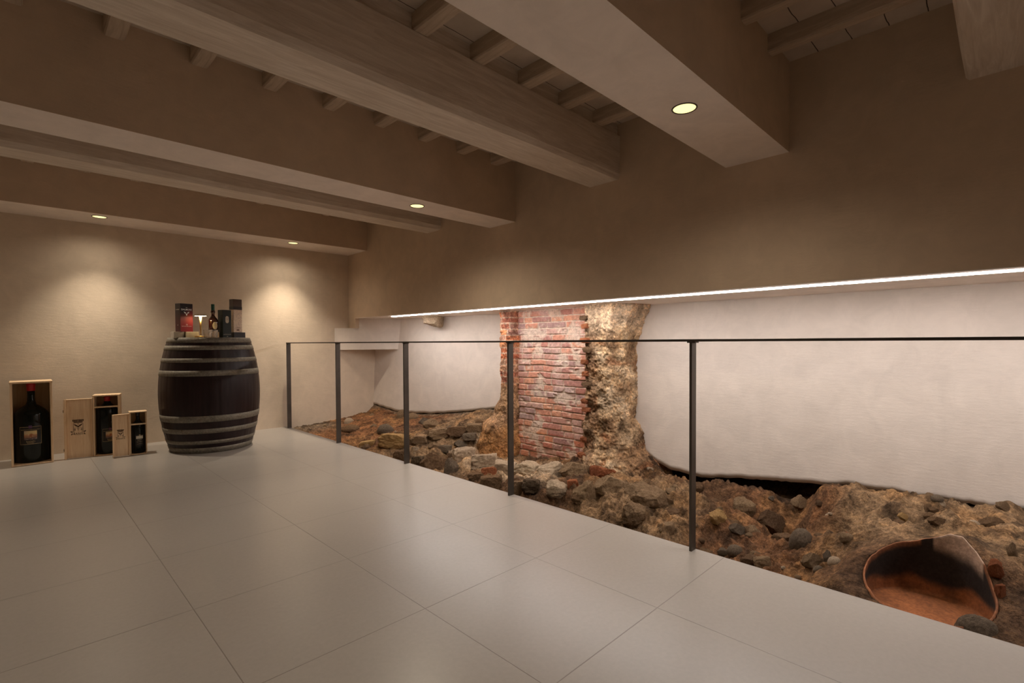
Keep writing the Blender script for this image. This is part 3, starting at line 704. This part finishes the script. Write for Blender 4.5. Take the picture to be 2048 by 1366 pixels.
# loose pebbles strewn over the earth
for k in range(80):
    x = rng.uniform(2.36, 3.6); y = rng.choice((rng.uniform(.35, 2.2), rng.uniform(3.7, 5.8), rng.uniform(-.3, 1.5)))
    if math.hypot(x-JC[0], y-JC[1]) < .27: continue
    s = rng.choice((.018, .022, .028, .035, .045))
    back = y > 3
    rock('pebble', 'c' if rng.random() < .3 else 'r', rng.choice(('tan', 'grey', 'brown', 'tan', 'pale')), x, y, surf(x, y), s*1.2, s*.8, s,
         'small loose pebble strewn over the far earth mound' if back else 'small loose pebble strewn over the near earth bed', 'pebble',
         group='loose pebbles on the far earth mound' if back else 'loose pebbles on the near earth bed', sink=.3)
# corbel stone under the overhang
me = rock_mesh(77); me.materials.append(ST['pale'])
o = bpy.data.objects.new('corbel_stone', me); C.objects.link(o); o.location = (3.50, 4.80, 1.235); o.scale = (.17, .13, .10); o.rotation_euler = (.2, .1, .4)
tag(o, 'rough pale stone stub jutting from the wall under the light strip', 'stone')

# ------------------------------------------------------------------ buried terracotta jar
def jar():
    t = thing('terracotta_jar', 'broken wide terracotta jar half buried in the pit', 'jar', (JC[0], JC[1], 0))
    tm = NT('fired_clay'); a = tm.attr('Col'); n = tm.noise(9, 6, .65); n2 = tm.noise(70, 4, .7)
    c = tm.mix(1.0, a, tm.ramp(n, [(.3, (.62, .6, .58)), (.68, (1.4, 1.35, 1.3))]), 'MULTIPLY')
    c = tm.mix(.4, c, tm.mix(1.0, c, tm.ramp(n2, [(.35, (.5, .5, .5)), (.65, (1.5, 1.5, 1.5))]), 'MULTIPLY'))
    clay = tm.out(c, .75, tm.bump(n2, .3, .003, tm.bump(n, .3, .01)), spec=.3)
    ORG = (.25, .088, .030); BLK = (.026, .019, .016); PNK = (.48, .35, .27); RIM = (.27, .105, .045)
    rows, cols = [], []; na = 150; nk = 26
    for i in range(na+1):
        a = -PI+2*PI*i/na; zr = rim(a); R, K = [], []
        def add(r, z, c): R.append((r*math.cos(a), r*math.sin(a), z)); K.append(c)
        for k in range(9): add(.176*k/8+.0005, -.170+.003*noise.noise((a, k*.3, 2)), ORG)
        for k in range(nk+1):
            tt = k/nk; z = -.170+(zr+.170)*tt
            rr = .176+.034*(1-(1-min(1, (z+.222)/.13))**2)
            m = noise.noise((math.cos(a)*2.2, math.sin(a)*2.2, z*8))
            d = sm(-.135, -.095, z+.035*m)
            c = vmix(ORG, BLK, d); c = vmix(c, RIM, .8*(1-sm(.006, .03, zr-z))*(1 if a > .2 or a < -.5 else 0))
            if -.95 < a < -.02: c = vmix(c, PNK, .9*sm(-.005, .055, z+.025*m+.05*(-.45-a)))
            add(rr, z, c)
        for r_, dz, c in ((.2115, .002, RIM), (.2145, .002, RIM), (.218, -.004, RIM), (.219, -.06, RIM), (.215, -.16, RIM)):
            add(r_, zr+dz, PNK if (-.95 < a < -.1) else c)
        rows.append(R); cols.append(K)
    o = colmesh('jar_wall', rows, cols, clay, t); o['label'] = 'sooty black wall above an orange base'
    # thick pale sherd lying against the rim
    me = rock_mesh(91, boxy=True); me.materials.append(ST['pale'])
    return t
jar()

# ------------------------------------------------------------------ steel railing
rail = thing('steel_railing', 'thin dark steel railing with slim posts along the floor edge', 'railing', (EX, 3, 0))
PY = [5.84, 4.615, 3.43, 2.243, 1.045, -.15]
for y in PY:
    bm = bbox(-.045, 0, y-3-.006, y-3+.006, -.05, .968, .0012, 1)
    for s in (-1, 1):                                # little gussets under the handrail
        prism(bm, [(-.04, y-3+s*.006), (-.005, y-3+s*.006), (-.005, y-3+s*.02), (-.04, y-3+s*.02)], .962, .969)
    obj('post', bm, M_STEEL, rail)
    for v in rail.children[-1].data.vertices: pass
bm = bbox(-.047, .002, -2.6-3, 5.848-3, .968, .979, .0012, 1); obj('handrail', bm, M_STEEL, rail)

# ------------------------------------------------------------------ barrel
def rb(z):
    u = (z-.5125)/.5125
    return .328+.083*(1-abs(u)**2.05)
def barrel():
    t = thing('wine_barrel', 'large dark wine barrel standing upright with grey metal hoops', 'barrel', (1.31, 5.34, 0), 0)
    w_ = NT('wine_stained_oak'); X, Y, Z = w_.sep()
    g = w_.noise(5, 6, .6, co=w_.mapping((8, 8, .6))); g2 = w_.noise(2.5, 3)
    col = w_.ramp(g, [(.3, (.005, .002, .0025)), (.7, (.018, .007, .008))])
    col = w_.mix(w_.math('MULTIPLY', g2, .3), col, (.036, .013, .014))
    wood = w_.out(col, .42, w_.bump(g, .25, .004), spec=.3)
    h_ = NT('weathered_hoop_iron'); n = h_.noise(7, 6, .7); n2 = h_.noise(60, 4, .7)
    c = h_.ramp(n, [(.3, (.13, .115, .09)), (.52, (.22, .20, .16)), (.72, (.14, .085, .05))])
    c = h_.mix(.3, c, h_.ramp(n2, [(.4, (.08, .07, .055)), (.65, (.4, .36, .3))]))
    hoopm = h_.out(c, .62, h_.bump(n2, .3, .002), .45)
    bm = bmesh.new(); n = 30*6; V = []
    zs = [i/40*1.025 for i in range(41)]
    for z in zs:
        V.append([bm.verts.new(((rb(z)-.0022*(i % 6 == 0))*math.cos(2*PI*i/n), (rb(z)-.0022*(i % 6 == 0))*math.sin(2*PI*i/n), z)) for i in range(n)])
    V.append([bm.verts.new(((rb(1.025)-.022)*math.cos(2*PI*i/n), (rb(1.025)-.022)*math.sin(2*PI*i/n), 1.025)) for i in range(n)])
    V.append([bm.verts.new(((rb(1.025)-.026)*math.cos(2*PI*i/n), (rb(1.025)-.026)*math.sin(2*PI*i/n), 1.0)) for i in range(n)])
    for A, B in zip(V, V[1:]):
        for i in range(n): bm.faces.new((A[i], A[(i+1) % n], B[(i+1) % n], B[i])).smooth = True
    bm.faces.new(V[0][::-1])
    obj('stave_body', bm, wood, t)
    bm = bmesh.new(); lathe(bm, [(0, 1.018), (.303, 1.018), (.303, .99), (0, .99)], 72)
    o = obj('barrel_head', bm, wood, t)
    for z0, z1 in ((.979, 1.0245), (.914, .953), (.805, .842), (.686, .735), (.283, .339), (.181, .223), (.083, .116), (.001, .051)):
        bm = bmesh.new(); m = (z0+z1)/2
        lathe(bm, [(rb(z0), z0), (rb(z0)+.003, z0), (rb(m)+.0036, m), (rb(z1)+.003, z1), (rb(z1), z1)], 120)
        # overlapping riveted seam, seen at the left
        a0 = math.radians(-122-rng.uniform(-2, 9))
        for da in (0, .075):
            mt = Matrix.Translation(((rb(m)+.004)*math.cos(a0+da), (rb(m)+.004)*math.sin(a0+da), m))
            bmesh.ops.create_icosphere(bm, subdivisions=2, radius=.0065, matrix=mt)
        r = rb(m)+.0036; a1 = a0+.13        # raised end of the overlapping strap
        box(bm, -.0012, .0012, -.0015, .0015, z0+.001, z1-.001, 0, Matrix.Translation((r*math.cos(a1), r*math.sin(a1), 0)) @ Matrix.Rotation(a1, 4, 'Z'))
        obj('hoop', bm, hoopm, t)
barrel()
TOPZ = 1.0185

# ------------------------------------------------------------------ things on the barrel
M_GOLD = plain('brushed_brass', (.75, .50, .17), .3, 1)
M_WHITE = plain('white_ink', (.78, .74, .68), .6, var=.02)
def fbox(name, label, cat, x, y, z, wd, dp, ht, rz, mats, prints=None, part=('carton', 'lid')):
    t = thing(name, label, cat, (x, y, z), rz)
    obj(part[0], bbox(-wd/2, wd/2, -dp/2, dp/2, 0, ht, .0012, 1), mats[0], t)
    return t
def face_fn(wd, dp, zc, side='front', xo=0):
    e = .0012
    if side == 'front': return lambda x, y: Vector((x+xo, -dp/2-e, zc+y))
    return lambda x, y: Vector((-wd/2-e, -x+xo, zc+y))
def plinth(label, x, y, wd, dp, mat, rz=.0, h=.058):
    bm = bbox(-wd/2, wd/2, -dp/2, dp/2, 0, h, .002, 1)
    o = obj('display_block', bm, mat); o.location = (x, y, TOPZ); o.rotation_euler = (0, 0, rz)
    tag(o, label, 'block', 'wooden display blocks on the barrel'); return o
M_PALEW = plain('pale_lacquered_wood', (.66, .56, .38), .45, var=.12)
M_GREYW = plain('limed_wood', (.42, .36, .29), .6, var=.12)
M_DARKW = plain('black_stained_wood', (.02, .014, .012), .4, var=.2)
M_TANW = plain('oiled_oak', (.50, .33, .16), .5, var=.15)
plinth('greyish wooden block under the left end of the red carton', 1.031, 5.25, .076, .11, M_GREYW, .05)
plinth('pale cream wooden block under the right end of the red carton', 1.127, 5.235, .107, .10, M_PALEW, .12)
plinth('light brown wooden block carrying the whisky bottle', 1.310, 5.215, .063, .075, M_TANW, .1)
plinth('dark wooden block under the tall gold carton', 1.518, 5.25, .105, .10, M_DARKW, .12)
# red carton with stag emblem
wd, dp, ht = .107, .077, .25
t = thing('whisky_carton', 'dark red whisky carton with silver stag head on the barrel', 'box', (1.083, 5.243, TOPZ+.0585), .30)
bm = bmesh.new(); cl = bm.loops.layers.float_color.new('Col')
def gcol(x, z):
    c = vmix((.20, .010, .012), (.008, .002, .004), sm(.40, .72, z/ht)); lamp_glow = max(0, 1-math.hypot((x-.045)/.07, (z-.13)/.09))  # table lamp's pool of light on the front is put into the card colour
    return vmix(c, (.50, .035, .03), .8*lamp_glow)
N_ = 16
for i in range(N_):
    for j in range(N_):
        xa, xb, za, zb = -wd/2+wd*i/N_, -wd/2+wd*(i+1)/N_, ht*j/N_, ht*(j+1)/N_
        f = poly(bm, [(xa, -dp/2-.0004, za), (xb, -dp/2-.0004, za), (xb, -dp/2-.0004, zb), (xa, -dp/2-.0004, zb)])
        for l in f.loops: l[cl] = (*gcol(l.vert.co.x, l.vert.co.z), 1)
        f = poly(bm, [(-wd/2-.0004, dp/2-dp*i/N_, za), (-wd/2-.0004, dp/2-dp*(i+1)/N_, za), (-wd/2-.0004, dp/2-dp*(i+1)/N_, zb), (-wd/2-.0004, dp/2-dp*i/N_, zb)])
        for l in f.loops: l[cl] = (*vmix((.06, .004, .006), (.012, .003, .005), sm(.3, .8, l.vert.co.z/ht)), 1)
tt = NT('printed_red_card_lamp_glow'); a = tt.attr('Col'); redcard = tt.out(a, .42, spec=.35)
bm2 = bbox(-wd/2, wd/2, -dp/2, dp/2, 0, ht, 0); obj('carton', bm2, plain('dark_red_card', (.02, .004, .006), .35), t)
o = obj('printed_sleeve', bm, redcard, t)
M_SILVER = plain('silver_foil', (.72, .68, .62), .3, .8)
bm = bmesh.new(); ff = face_fn(wd, dp, .196)
text_into(bm, 'DALMORE', .0195, ff); text_into(bm, 'THE', .008, face_fn(wd, dp, .213))
text_into(bm, 'HIGHLAND SINGLE MALT', .0075, face_fn(wd, dp, .048)); text_into(bm, '12', .016, face_fn(wd, dp, .062))
text_into(bm, 'DALMORE', .0115, face_fn(wd, dp, .196, 'side')); text_into(bm, '12', .013, face_fn(wd, dp, .058, 'side'))
g_ = face_fn(wd, dp, .155)
for s in (-1, 1):                        # stag head: tapering muzzle and two branched antlers
    poly(bm, [g_(0, -.014), g_(s*.005, -.006), g_(s*.007, .006), g_(0, .004)][::s])
    poly(bm, [g_(s*.004, .004), g_(s*.012, .010), g_(s*.024, .022), g_(s*.020, .023), g_(s*.008, .012)][::s])
    poly(bm, [g_(s*.012, .010), g_(s*.022, .010), g_(s*.016, .014)][::s])
    poly(bm, [g_(s*.008, .010), g_(s*.009, .024), g_(s*.0055, .010)][::s])
obj('silver_emblem', bm, M_SILVER, t)
# black carton with cream oval
wd, dp, ht = .083, .073, .265
t = thing('whisky_carton', 'dark green-black whisky carton with cream oval label on the barrel', 'box', (1.404, 5.228, TOPZ), .32)
obj('carton', bbox(-wd/2, wd/2, -dp/2, dp/2, 0, ht, .001, 1), plain('green_black_card', (.012, .018, .013), .45, spec=.3), t)
def oval(bm, fn, w_, h_, mi=0, n=12):
    r = w_/2; s = h_/2-r
    pts = [fn(r*math.cos(a), s+r*math.sin(a)) for a in [PI*k/n for k in range(n+1)]]+[fn(r*math.cos(a), -s+r*math.sin(a)) for a in [PI+PI*k/n for k in range(n+1)]]
    poly(bm, pts, mi)
M_CREAM = plain('cream_paper', (.66, .60, .48), .7, var=.05); M_INK = plain('dark_red_ink', (.12, .03, .02), .7)
bm = bmesh.new(); oval(bm, face_fn(wd, dp, .175), .032, .066)
f2 = lambda x, y: face_fn(wd, dp, .175)(x, y)+Vector((0, -.0006, 0))
text_into(bm, '16', .014, f2, 1); text_into(bm, 'LAGAVULIN', .0048, lambda x, y: f2(x, y+.012), 1)
text_into(bm, 'LAGAVULIN', .0135, face_fn(wd, dp, .036), 0); text_into(bm, '16', .016, face_fn(wd, dp, .018), 0)
obj('oval_label', bm, [M_CREAM, M_INK], t)
# tall gold carton on the dark block
wd, dp, ht = .085, .062, .315
t = thing('whisky_carton', 'tall gold flecked carton with dark brown top, tallest on the barrel', 'box', (1.513, 5.275, TOPZ+.0585), .30)
gt = NT('gold_fleck_card'); v = gt.voro(160); n = gt.noise(18, 4); X, Y, Z = gt.sep()
goldc = gt.out(gt.mix(gt.math('MULTIPLY', gt.ramp(v, [(.2, (1, 1, 1)), (.5, (0, 0, 0))]), .8), (.50, .37, .27), (.92, .74, .46)), .35, None, gt.ramp(v, [(.2, (.7,)*3), (.5, (.1,)*3)]))
obj('carton', bbox(-wd/2, wd/2, -dp/2, dp/2, 0, .215, .001, 1), goldc, t)
obj('carton_top', bbox(-wd/2-.0005, wd/2+.0005, -dp/2-.0005, dp/2+.0005, .215, ht, .001, 1), plain('dark_brown_card', (.085, .052, .038), .5), t)
obj('dark_band', bbox(-wd/2-.0012, wd/2+.0012, -dp/2-.0012, dp/2+.0012, .217, .245, .0005, 1), plain('black_band', (.015, .010, .008), .4), t)
bm = bmesh.new(); text_into(bm, 'HINE', .018, face_fn(wd, dp, .042)); gg = face_fn(wd, dp, .022)
poly(bm, [gg(-.014, -.007), gg(.014, -.007), gg(.014, .007), gg(-.014, .007)])
obj('printed_name', bm, plain('brown_ink', (.16, .09, .05), .6), t)
# whisky bottle
t = thing('whisky_bottle', 'amber whisky bottle with green capsule and cream oval label', 'bottle', (1.305, 5.215, TOPZ+.0585))
gm = NT('dark_amber_glass'); glassA = gm.out((.045, .010, .006), .06, None, spec=.7, coat=.6)
bm = bmesh.new(); lathe(bm, [(0, 0), (.036, 0), (.040, .005), (.041, .10), (.039, .112), (.020, .140), (.0145, .150), (.0135, .168), (.017, .176), (.0185, .185), (.016, .196), (.0128, .202), (.0128, .206), (0, .206)], 40)
obj('glass_body', bm, glassA, t)
bm = bmesh.new(); lathe(bm, [(.0132, .196), (.0145, .200), (.0150, .252), (.0140, .256), (0, .256)], 32); obj('capsule', bm, plain('green_foil', (.03, .11, .08), .35, .4), t)
bm = bmesh.new(); R = .0418
cyl = lambda x, y, zc=.058, R=R: Vector((R*math.sin(x/R+.15), -R*math.cos(x/R+.15), zc+y))
for i in range(10):                      # oval label as strips wrapped round the bottle
    a0, a1 = -.022+.044*i/10, -.022+.044*(i+1)/10
    h0, h1 = [.034*math.sqrt(max(.04, 1-(a/.0225)**2)) for a in (a0, a1)]
    poly(bm, [cyl(a0, -h0), cyl(a1, -h1), cyl(a1, h1), cyl(a0, h0)])
c2 = lambda x, y: cyl(x, y, .058, .0424)
text_into(bm, 'LAGAVULIN', .006, lambda x, y: c2(x, y), 1); text_into(bm, '16', .010, lambda x, y: c2(x, y+.014), 1)
obj('oval_label', bm, [plain('aged_label_paper', (.62, .50, .28), .7), M_INK], t)
# brass table lamp
t = thing('table_lamp', 'slim brass table lamp with flat round lit head', 'lamp', (1.186, 5.135, TOPZ))
bm = bmesh.new(); lathe(bm, [(0, 0), (.046, 0), (.047, .004), (.047, .016), (.044, .019), (.008, .020), (.0035, .022), (.0045, .05), (.0115, .197), (0, .197)], 40); obj('stem_and_base', bm, M_GOLD, t)
bm = bmesh.new(); lathe(bm, [(.0, .199), (.047, .199), (.049, .201), (.048, .206), (.040, .209), (0, .2095)], 48); obj('lamp_head', bm, plain('dark_brass', (.20, .13, .06), .4, .9), t)
bm = bmesh.new(); lathe(bm, [(0, .1978), (.045, .1978), (.045, .1992), (0, .1992)], 48); obj('light_disc', bm, emis('lit_table_lamp_disc', (1, .80, .50), 15), t)
# crystal tumblers
def tumbler_mesh():
    bm = bmesh.new(); n = 24
    prof = [(0, 0), (.026, 0), (.030, .004), (.033, .035), (.036, .062), (.0365, .075), (.034, .075), (.031, .05), (.028, .014), (0, .012)]
    rings = []
    for r, z in prof:
        rings.append([bm.verts.new((max(r, 1e-4)*(1+(.05 if (i+int(z*200)) % 2 and r > .031 and .004 < z < .06 else 0))*math.cos(2*PI*i/n), max(r, 1e-4)*(1+(.05 if (i+int(z*200)) % 2 and r > .031 and .004 < z < .06 else 0))*math.sin(2*PI*i/n), z)) for i in range(n)])
    for A, B in zip(rings, rings[1:]):
        for i in range(n): bm.faces.new((A[i], A[(i+1) % n], B[(i+1) % n], B[i]))
    return bm
g = NT('cut_crystal'); g.b.inputs['Transmission Weight'].default_value = .9; g.b.inputs['IOR'].default_value = 1.5; crystal = g.out((.95, .92, .88), .03)
for x, y, lab in ((1.222, 5.055, 'cut crystal tumbler beside the lamp foot'), (1.268, 5.065, 'cut crystal tumbler beside the whisky bottle block')):
    o = obj('crystal_tumbler', tumbler_mesh(), crystal); o.location = (x, y, TOPZ); tag(o, lab, 'glass', 'crystal tumblers on the barrel')

# ------------------------------------------------------------------ wooden wine cases with bottles
def pine_mat(name, c0, c1):
    t = NT(name); g = t.noise(3, 6, .6, co=t.mapping((14, 14, 1.1)), dist=1.2); k = t.voro(7, co=t.mapping((1, 1, .45)))
    c = t.ramp(g, [(.3, c0), (.7, c1)])
    c = t.mix(t.ramp(k, [(.04, (1, 1, 1)), (.09, (0, 0, 0))]), c, tuple(q*.45 for q in c0))
    return t.out(c, .6, t.bump(g, .15, .003), spec=.3)
PINE = pine_mat('pale_pine', (.74, .50, .29), (.90, .69, .46)); PINE_IN = pine_mat('pine_inside', (.40, .26, .13), (.52, .36, .20))
M_BLACKGLASS = NT('black_green_glass').out((.004, .006, .004), .05, None, spec=.32)
M_REDWAX = plain('red_wax', (.40, .012, .012), .4); M_BLACKCAP = plain('black_capsule', (.015, .010, .012), .35)
M_LABEL = plain('black_label_paper', (.012, .010, .009), .55); M_GOLDINK = plain('gold_ink', (.50, .38, .20), .45, .4)
M_BRANDED = plain('burnt_brand_mark', (.10, .05, .025), .8); M_HINGE = plain('dark_iron_hinge', (.04, .03, .02), .5, .8)
def case(name, label, x, y, wd, dp, ht, rz, th, shelf, hinge=True):
    t = thing(name, label, 'wine case', (x, y, 0), rz)
    w = .0012
    obj('back_panel', bbox(th, wd-th, dp-th*.7, dp-.001, th, ht-th, w, 1), PINE_IN, t)
    obj('side_panel', bbox(0, th, 0, dp, .001, ht-th, w, 1), PINE, t)
    obj('side_panel', bbox(wd-th, wd, 0, dp, .001, ht-th, w, 1), PINE, t)
    obj('bottom_panel', bbox(th, wd-th, 0, dp-.001, .001, th, w, 1), PINE, t)
    obj('top_panel', bbox(-.003, wd+.003, -.003, dp, ht-th, ht, w, 1), PINE, t)
    if shelf:
        z = shelf
        bm = bmesh.new()                 # neck collar board: bar across the case
        box(bm, th, wd-th, .001, .011, z-.006, z+.006); obj('collar_board', bm, PINE, t)
    return t
def case_lid(name_parent, wd, ht, th, crest):
    """open lid standing in line with the case, hinged on its left side; a shallow tray seen from inside"""
    pass
def crest_into(bm, cx, cz, s, y):
    P = lambda u, v: Vector((cx+u*s, y, cz+v*s))
    def bar(u0, v0, u1, v1, t_=.022):
        d = Vector((u1-u0, v1-v0)); d.normalize(); n = Vector((-d.y, d.x))*t_*.85
        poly(bm, [P(u0-n.x, v0-n.y), P(u1-n.x, v1-n.y), P(u1+n.x, v1+n.y), P(u0+n.x, v0+n.y)])
    # crown
    bar(-.36, .60, .36, .60, .06); bar(-.36, .62, -.48, .86, .035); bar(.36, .62, .48, .86, .035); bar(-.48, .86, .48, .86, .03)
    for k in range(9): bar(-.44+.11*k, .70, -.44+.11*k, .93, .04)
    for k in range(5): poly(bm, [P(-.30+.13*k, .66), P(-.21+.13*k, .66), P(-.21+.13*k, .80), P(-.30+.13*k, .80)])
    # shield
    bar(-.42, .50, -.42, -.38); bar(.42, .50, .42, -.38); bar(-.42, .50, .42, .50, .015); bar(-.42, -.38, -.30, -.50); bar(.42, -.38, .30, -.50); bar(-.42, .0, .42, .0, .012)
    # eagle with spread wings
    for s_ in (-1, 1):
        poly(bm, [P(0, .14), P(s_*.10, .30), P(s_*.20, .36), P(s_*.36, .44), P(s_*.34, .32), P(s_*.26, .22), P(s_*.12, .10)][::s_])
        poly(bm, [P(0, .02), P(s_*.07, .06), P(s_*.06, .20), P(0, .22)][::s_])
    poly(bm, [P(-.04, .36), P(.04, .36), P(.03, .46), P(-.03, .46)])
    # three small charges in the lower field
    text_into(bm, '8 T 8', .36*s, lambda x, y_: P(x/s, y_/s-.22))
    # ribbon
    for s_ in (-1, 1):
        bar(s_*.44, -.48, s_*.66, -.40, .05); bar(s_*.66, -.40, s_*.56, -.52, .03); bar(s_*.50, -.62, s_*.60, -.80, .05)
    pts = [(u/10, -.82-.0+.10*(u/6)**2) for u in range(-6, 7)]
    for (a, b), (c, d) in zip(pts, pts[1:]): bar(a*.85, b, c*.85, d, .014)
    text_into(bm, 'BANFI', .26*s, lambda x, y_: P(x/s, y_/s-.68+.14*(x/s)**2), 0, 1.25, .02)
def lid(parent, x0, wd, ht, th, dp, ht_gap=.0):
    """shallow hinged lid; x0 its left edge in the case's frame"""
    l = obj('lid', bbox(x0+th, x0+wd-.001, th*1.0, th*1.6, .003, ht-.003, .001, 1), PINE, parent)
    bm = bmesh.new(); box(bm, x0, x0+th, -.022, th*1.6, .001, ht); box(bm, x0, x0+wd-.001, -.010, th*1.6, ht-.006, ht); box(bm, x0+wd-.007, x0+wd-.001, -.002, th, .001, ht-.006); bevel(bm, .0008, 1)
    obj('lid_rim', bm, PINE, l)
    bm = bmesh.new(); crest_into(bm, x0+wd*.47, ht*.515, wd*.41, th-.0008); obj('crest_stamp', bm, M_BRANDED, l)['label'] = 'burnt crest with crown, eagle shield and ribbon'
    for k in (.13, .78):
        bm = bbox(x0-.008, x0, 0, .008, ht*k, ht*k+.022, .001, 1); obj('hinge', bm, M_HINGE, l)
    return l
def wine_bottle(label, x, y, z, R, H, capm, neck_r, sh, rz, lab):
    t = thing('wine_bottle', label, 'bottle', (x, y, z), rz)
    bm = bmesh.new(); n0 = H*sh
    lathe(bm, [(0, 0), (R*.92, 0), (R, R*.08), (R, n0), (R*.97, n0+R*.16), (R*.84, n0+R*.36), (R*.62, n0+R*.55), (neck_r*1.45, n0+R*.78), (neck_r*1.1, n0+R*1.05), (neck_r, n0+R*1.4), (neck_r, H*.98), (0, H*.98)], 64)
    obj('glass_body', bm, M_BLACKGLASS, t)
    bm = bmesh.new(); lathe(bm, [(neck_r*1.02, H*.90), (neck_r*1.12, H*.905), (neck_r*1.12, H*.955), (neck_r*1.22, H*.96), (neck_r*1.22, H*.985), (neck_r*1.1, H), (0, H)], 40)
    obj('capsule', bm, capm, t)
    return t
def wrap(R, zc, phase=0): return lambda x, y: Vector((R*math.sin(x/R+phase), -R*math.cos(x/R+phase), zc+y))
def rect_wrap(bm, fn, w_, h_, mi, n=14, x0=0, y0=0):
    for i in range(n):
        a, b = x0-w_/2+w_*i/n, x0-w_/2+w_*(i+1)/n
        poly(bm, [fn(a, y0-h_/2), fn(b, y0-h_/2), fn(b, y0+h_/2), fn(a, y0+h_/2)], mi)
pic = NT('printed_landscape'); pa = pic.attr('Col'); pic = pic.out(pa, .6)
def picture_label(t, R, zc, s, ph, top='BRUNELLO DI MONTALCINO', bottom='MONTALCINO'):
    bm = bmesh.new(); f0 = wrap(R+.0006, zc, ph); f1 = wrap(R+.0011, zc, ph)
    rect_wrap(bm, f0, .128*s, .135*s, 0)
    for (w_, h_, x_, y_) in ((.128, .0022, 0, .0665), (.128, .0022, 0, -.0665), (.0018, .133, -.0635, 0), (.0018, .133, .0635, 0), (.04, .003, 0, -.058)):
        rect_wrap(bm, f1, w_*s, h_*s, 1, 10, x_*s, y_*s)
    text_into(bm, top, .0085*s, lambda x, y: f1(x, y+.044*s), 1)
    text_into(bm, 'BANFI', .016*s, lambda x, y: f1(x, y-.047*s), 1, 1.2)
    rect_wrap(bm, f1, .02*s, .022*s, 2, 4, 0, .066*s)
    obj('front_label', bm, [M_LABEL, M_GOLDINK, plain('purple_seal', (.10, .04, .11), .5)], t)
    bm = bmesh.new(); cl = bm.loops.layers.float_color.new('Col'); n = 22; f2 = wrap(R+.0016, zc, ph)
    def pc(u, v):
        c = vmix((.62, .50, .26), (.80, .62, .30), u) if v > .62 else vmix((.62, .34, .18), (.34, .16, .10), sm(.62, .3, v))
        c = vmix(c, (.12, .08, .08), sm(.34, .12, v)); c = vmix(c, (.50, .38, .36), .5*(1-sm(0, .4, u))*sm(.6, .8, v))
        d = math.hypot((u-.56)/.16, (v-.48)/.26); c = vmix(c, (.40, .13, .05), .85*(1-sm(.6, 1.1, d)))
        return vmix(c, (.85, .7, .5), .35*sm(.2, .5, noise.noise((u*7, v*11, 2))))
    for i in range(n):
        for j in range(n):
            u0, u1, v0, v1 = i/n, (i+1)/n, j/n, (j+1)/n
            q = [(u0, v0), (u1, v0), (u1, v1), (u0, v1)]
            f = poly(bm, [f2((u-.5)*.074*s, (v-.5)*.068*s+.002*s) for u, v in q])
            for l, (u, v) in zip(f.loops, q): l[cl] = (*pc(u, v), 1)
    obj('label_picture', bm, pic, t)['label'] = 'small warm landscape picture'
# large open case
case('wine_case', 'largest pine wine case, open fronted, at the far left', -.031, 5.575, .247, .235, .673, -.01, .014, 0)
b = wine_bottle('giant dark wine bottle with red wax top in the largest case', .092, 5.692, .0145, .1035, .640, M_REDWAX, .0235, .60, 0, 0)
picture_label(b, .1035, .222, 1.05, -.10)
# middle case with its lid opened to the left
t = case('wine_case', 'middle pine wine case with its crest stamped lid swung open', .470, 5.590, .182, .15, .529, -.22, .011, .425)
l = lid(t, -.186, .184, .505, .012, .15)
b = wine_bottle('large dark wine bottle with red wax top in the middle case', .5739, 5.6432, .0115, .0725, .500, M_REDWAX, .019, .765, 0, 0)
picture_label(b, .0725, .165, .82, .12)
# small case
t = case('wine_case', 'smallest pine wine case with its crest stamped lid swung open', .700, 5.415, .121, .11, .378, -.08, .008, .268)
l = lid(t, -.119, .118, .366, .009, .11)
b = wine_bottle('small dark wine bottle with black capsule in the smallest case', .7646, 5.4665, .0085, .046, .360, M_BLACKCAP, .0135, .69, 0, 0)
bm = bmesh.new(); f0 = wrap(.0466, .115, .12); f1 = wrap(.0471, .115, .12)
rect_wrap(bm, f0, .062, .10, 0); rect_wrap(bm, f1, .052, .026, 2, 8, 0, .026)
text_into(bm, 'BANFI', .011, lambda x, y: f1(x, y+.002), 1, 1.2); text_into(bm, 'MONTALCINO', .0065, lambda x, y: f1(x, y-.014), 1)
rect_wrap(bm, f1, .04, .0012, 1, 8, 0, -.032); rect_wrap(bm, f1, .012, .008, 1, 2, 0, .046)
obj('front_label', bm, [M_LABEL, M_GOLDINK, M_CREAM], b)
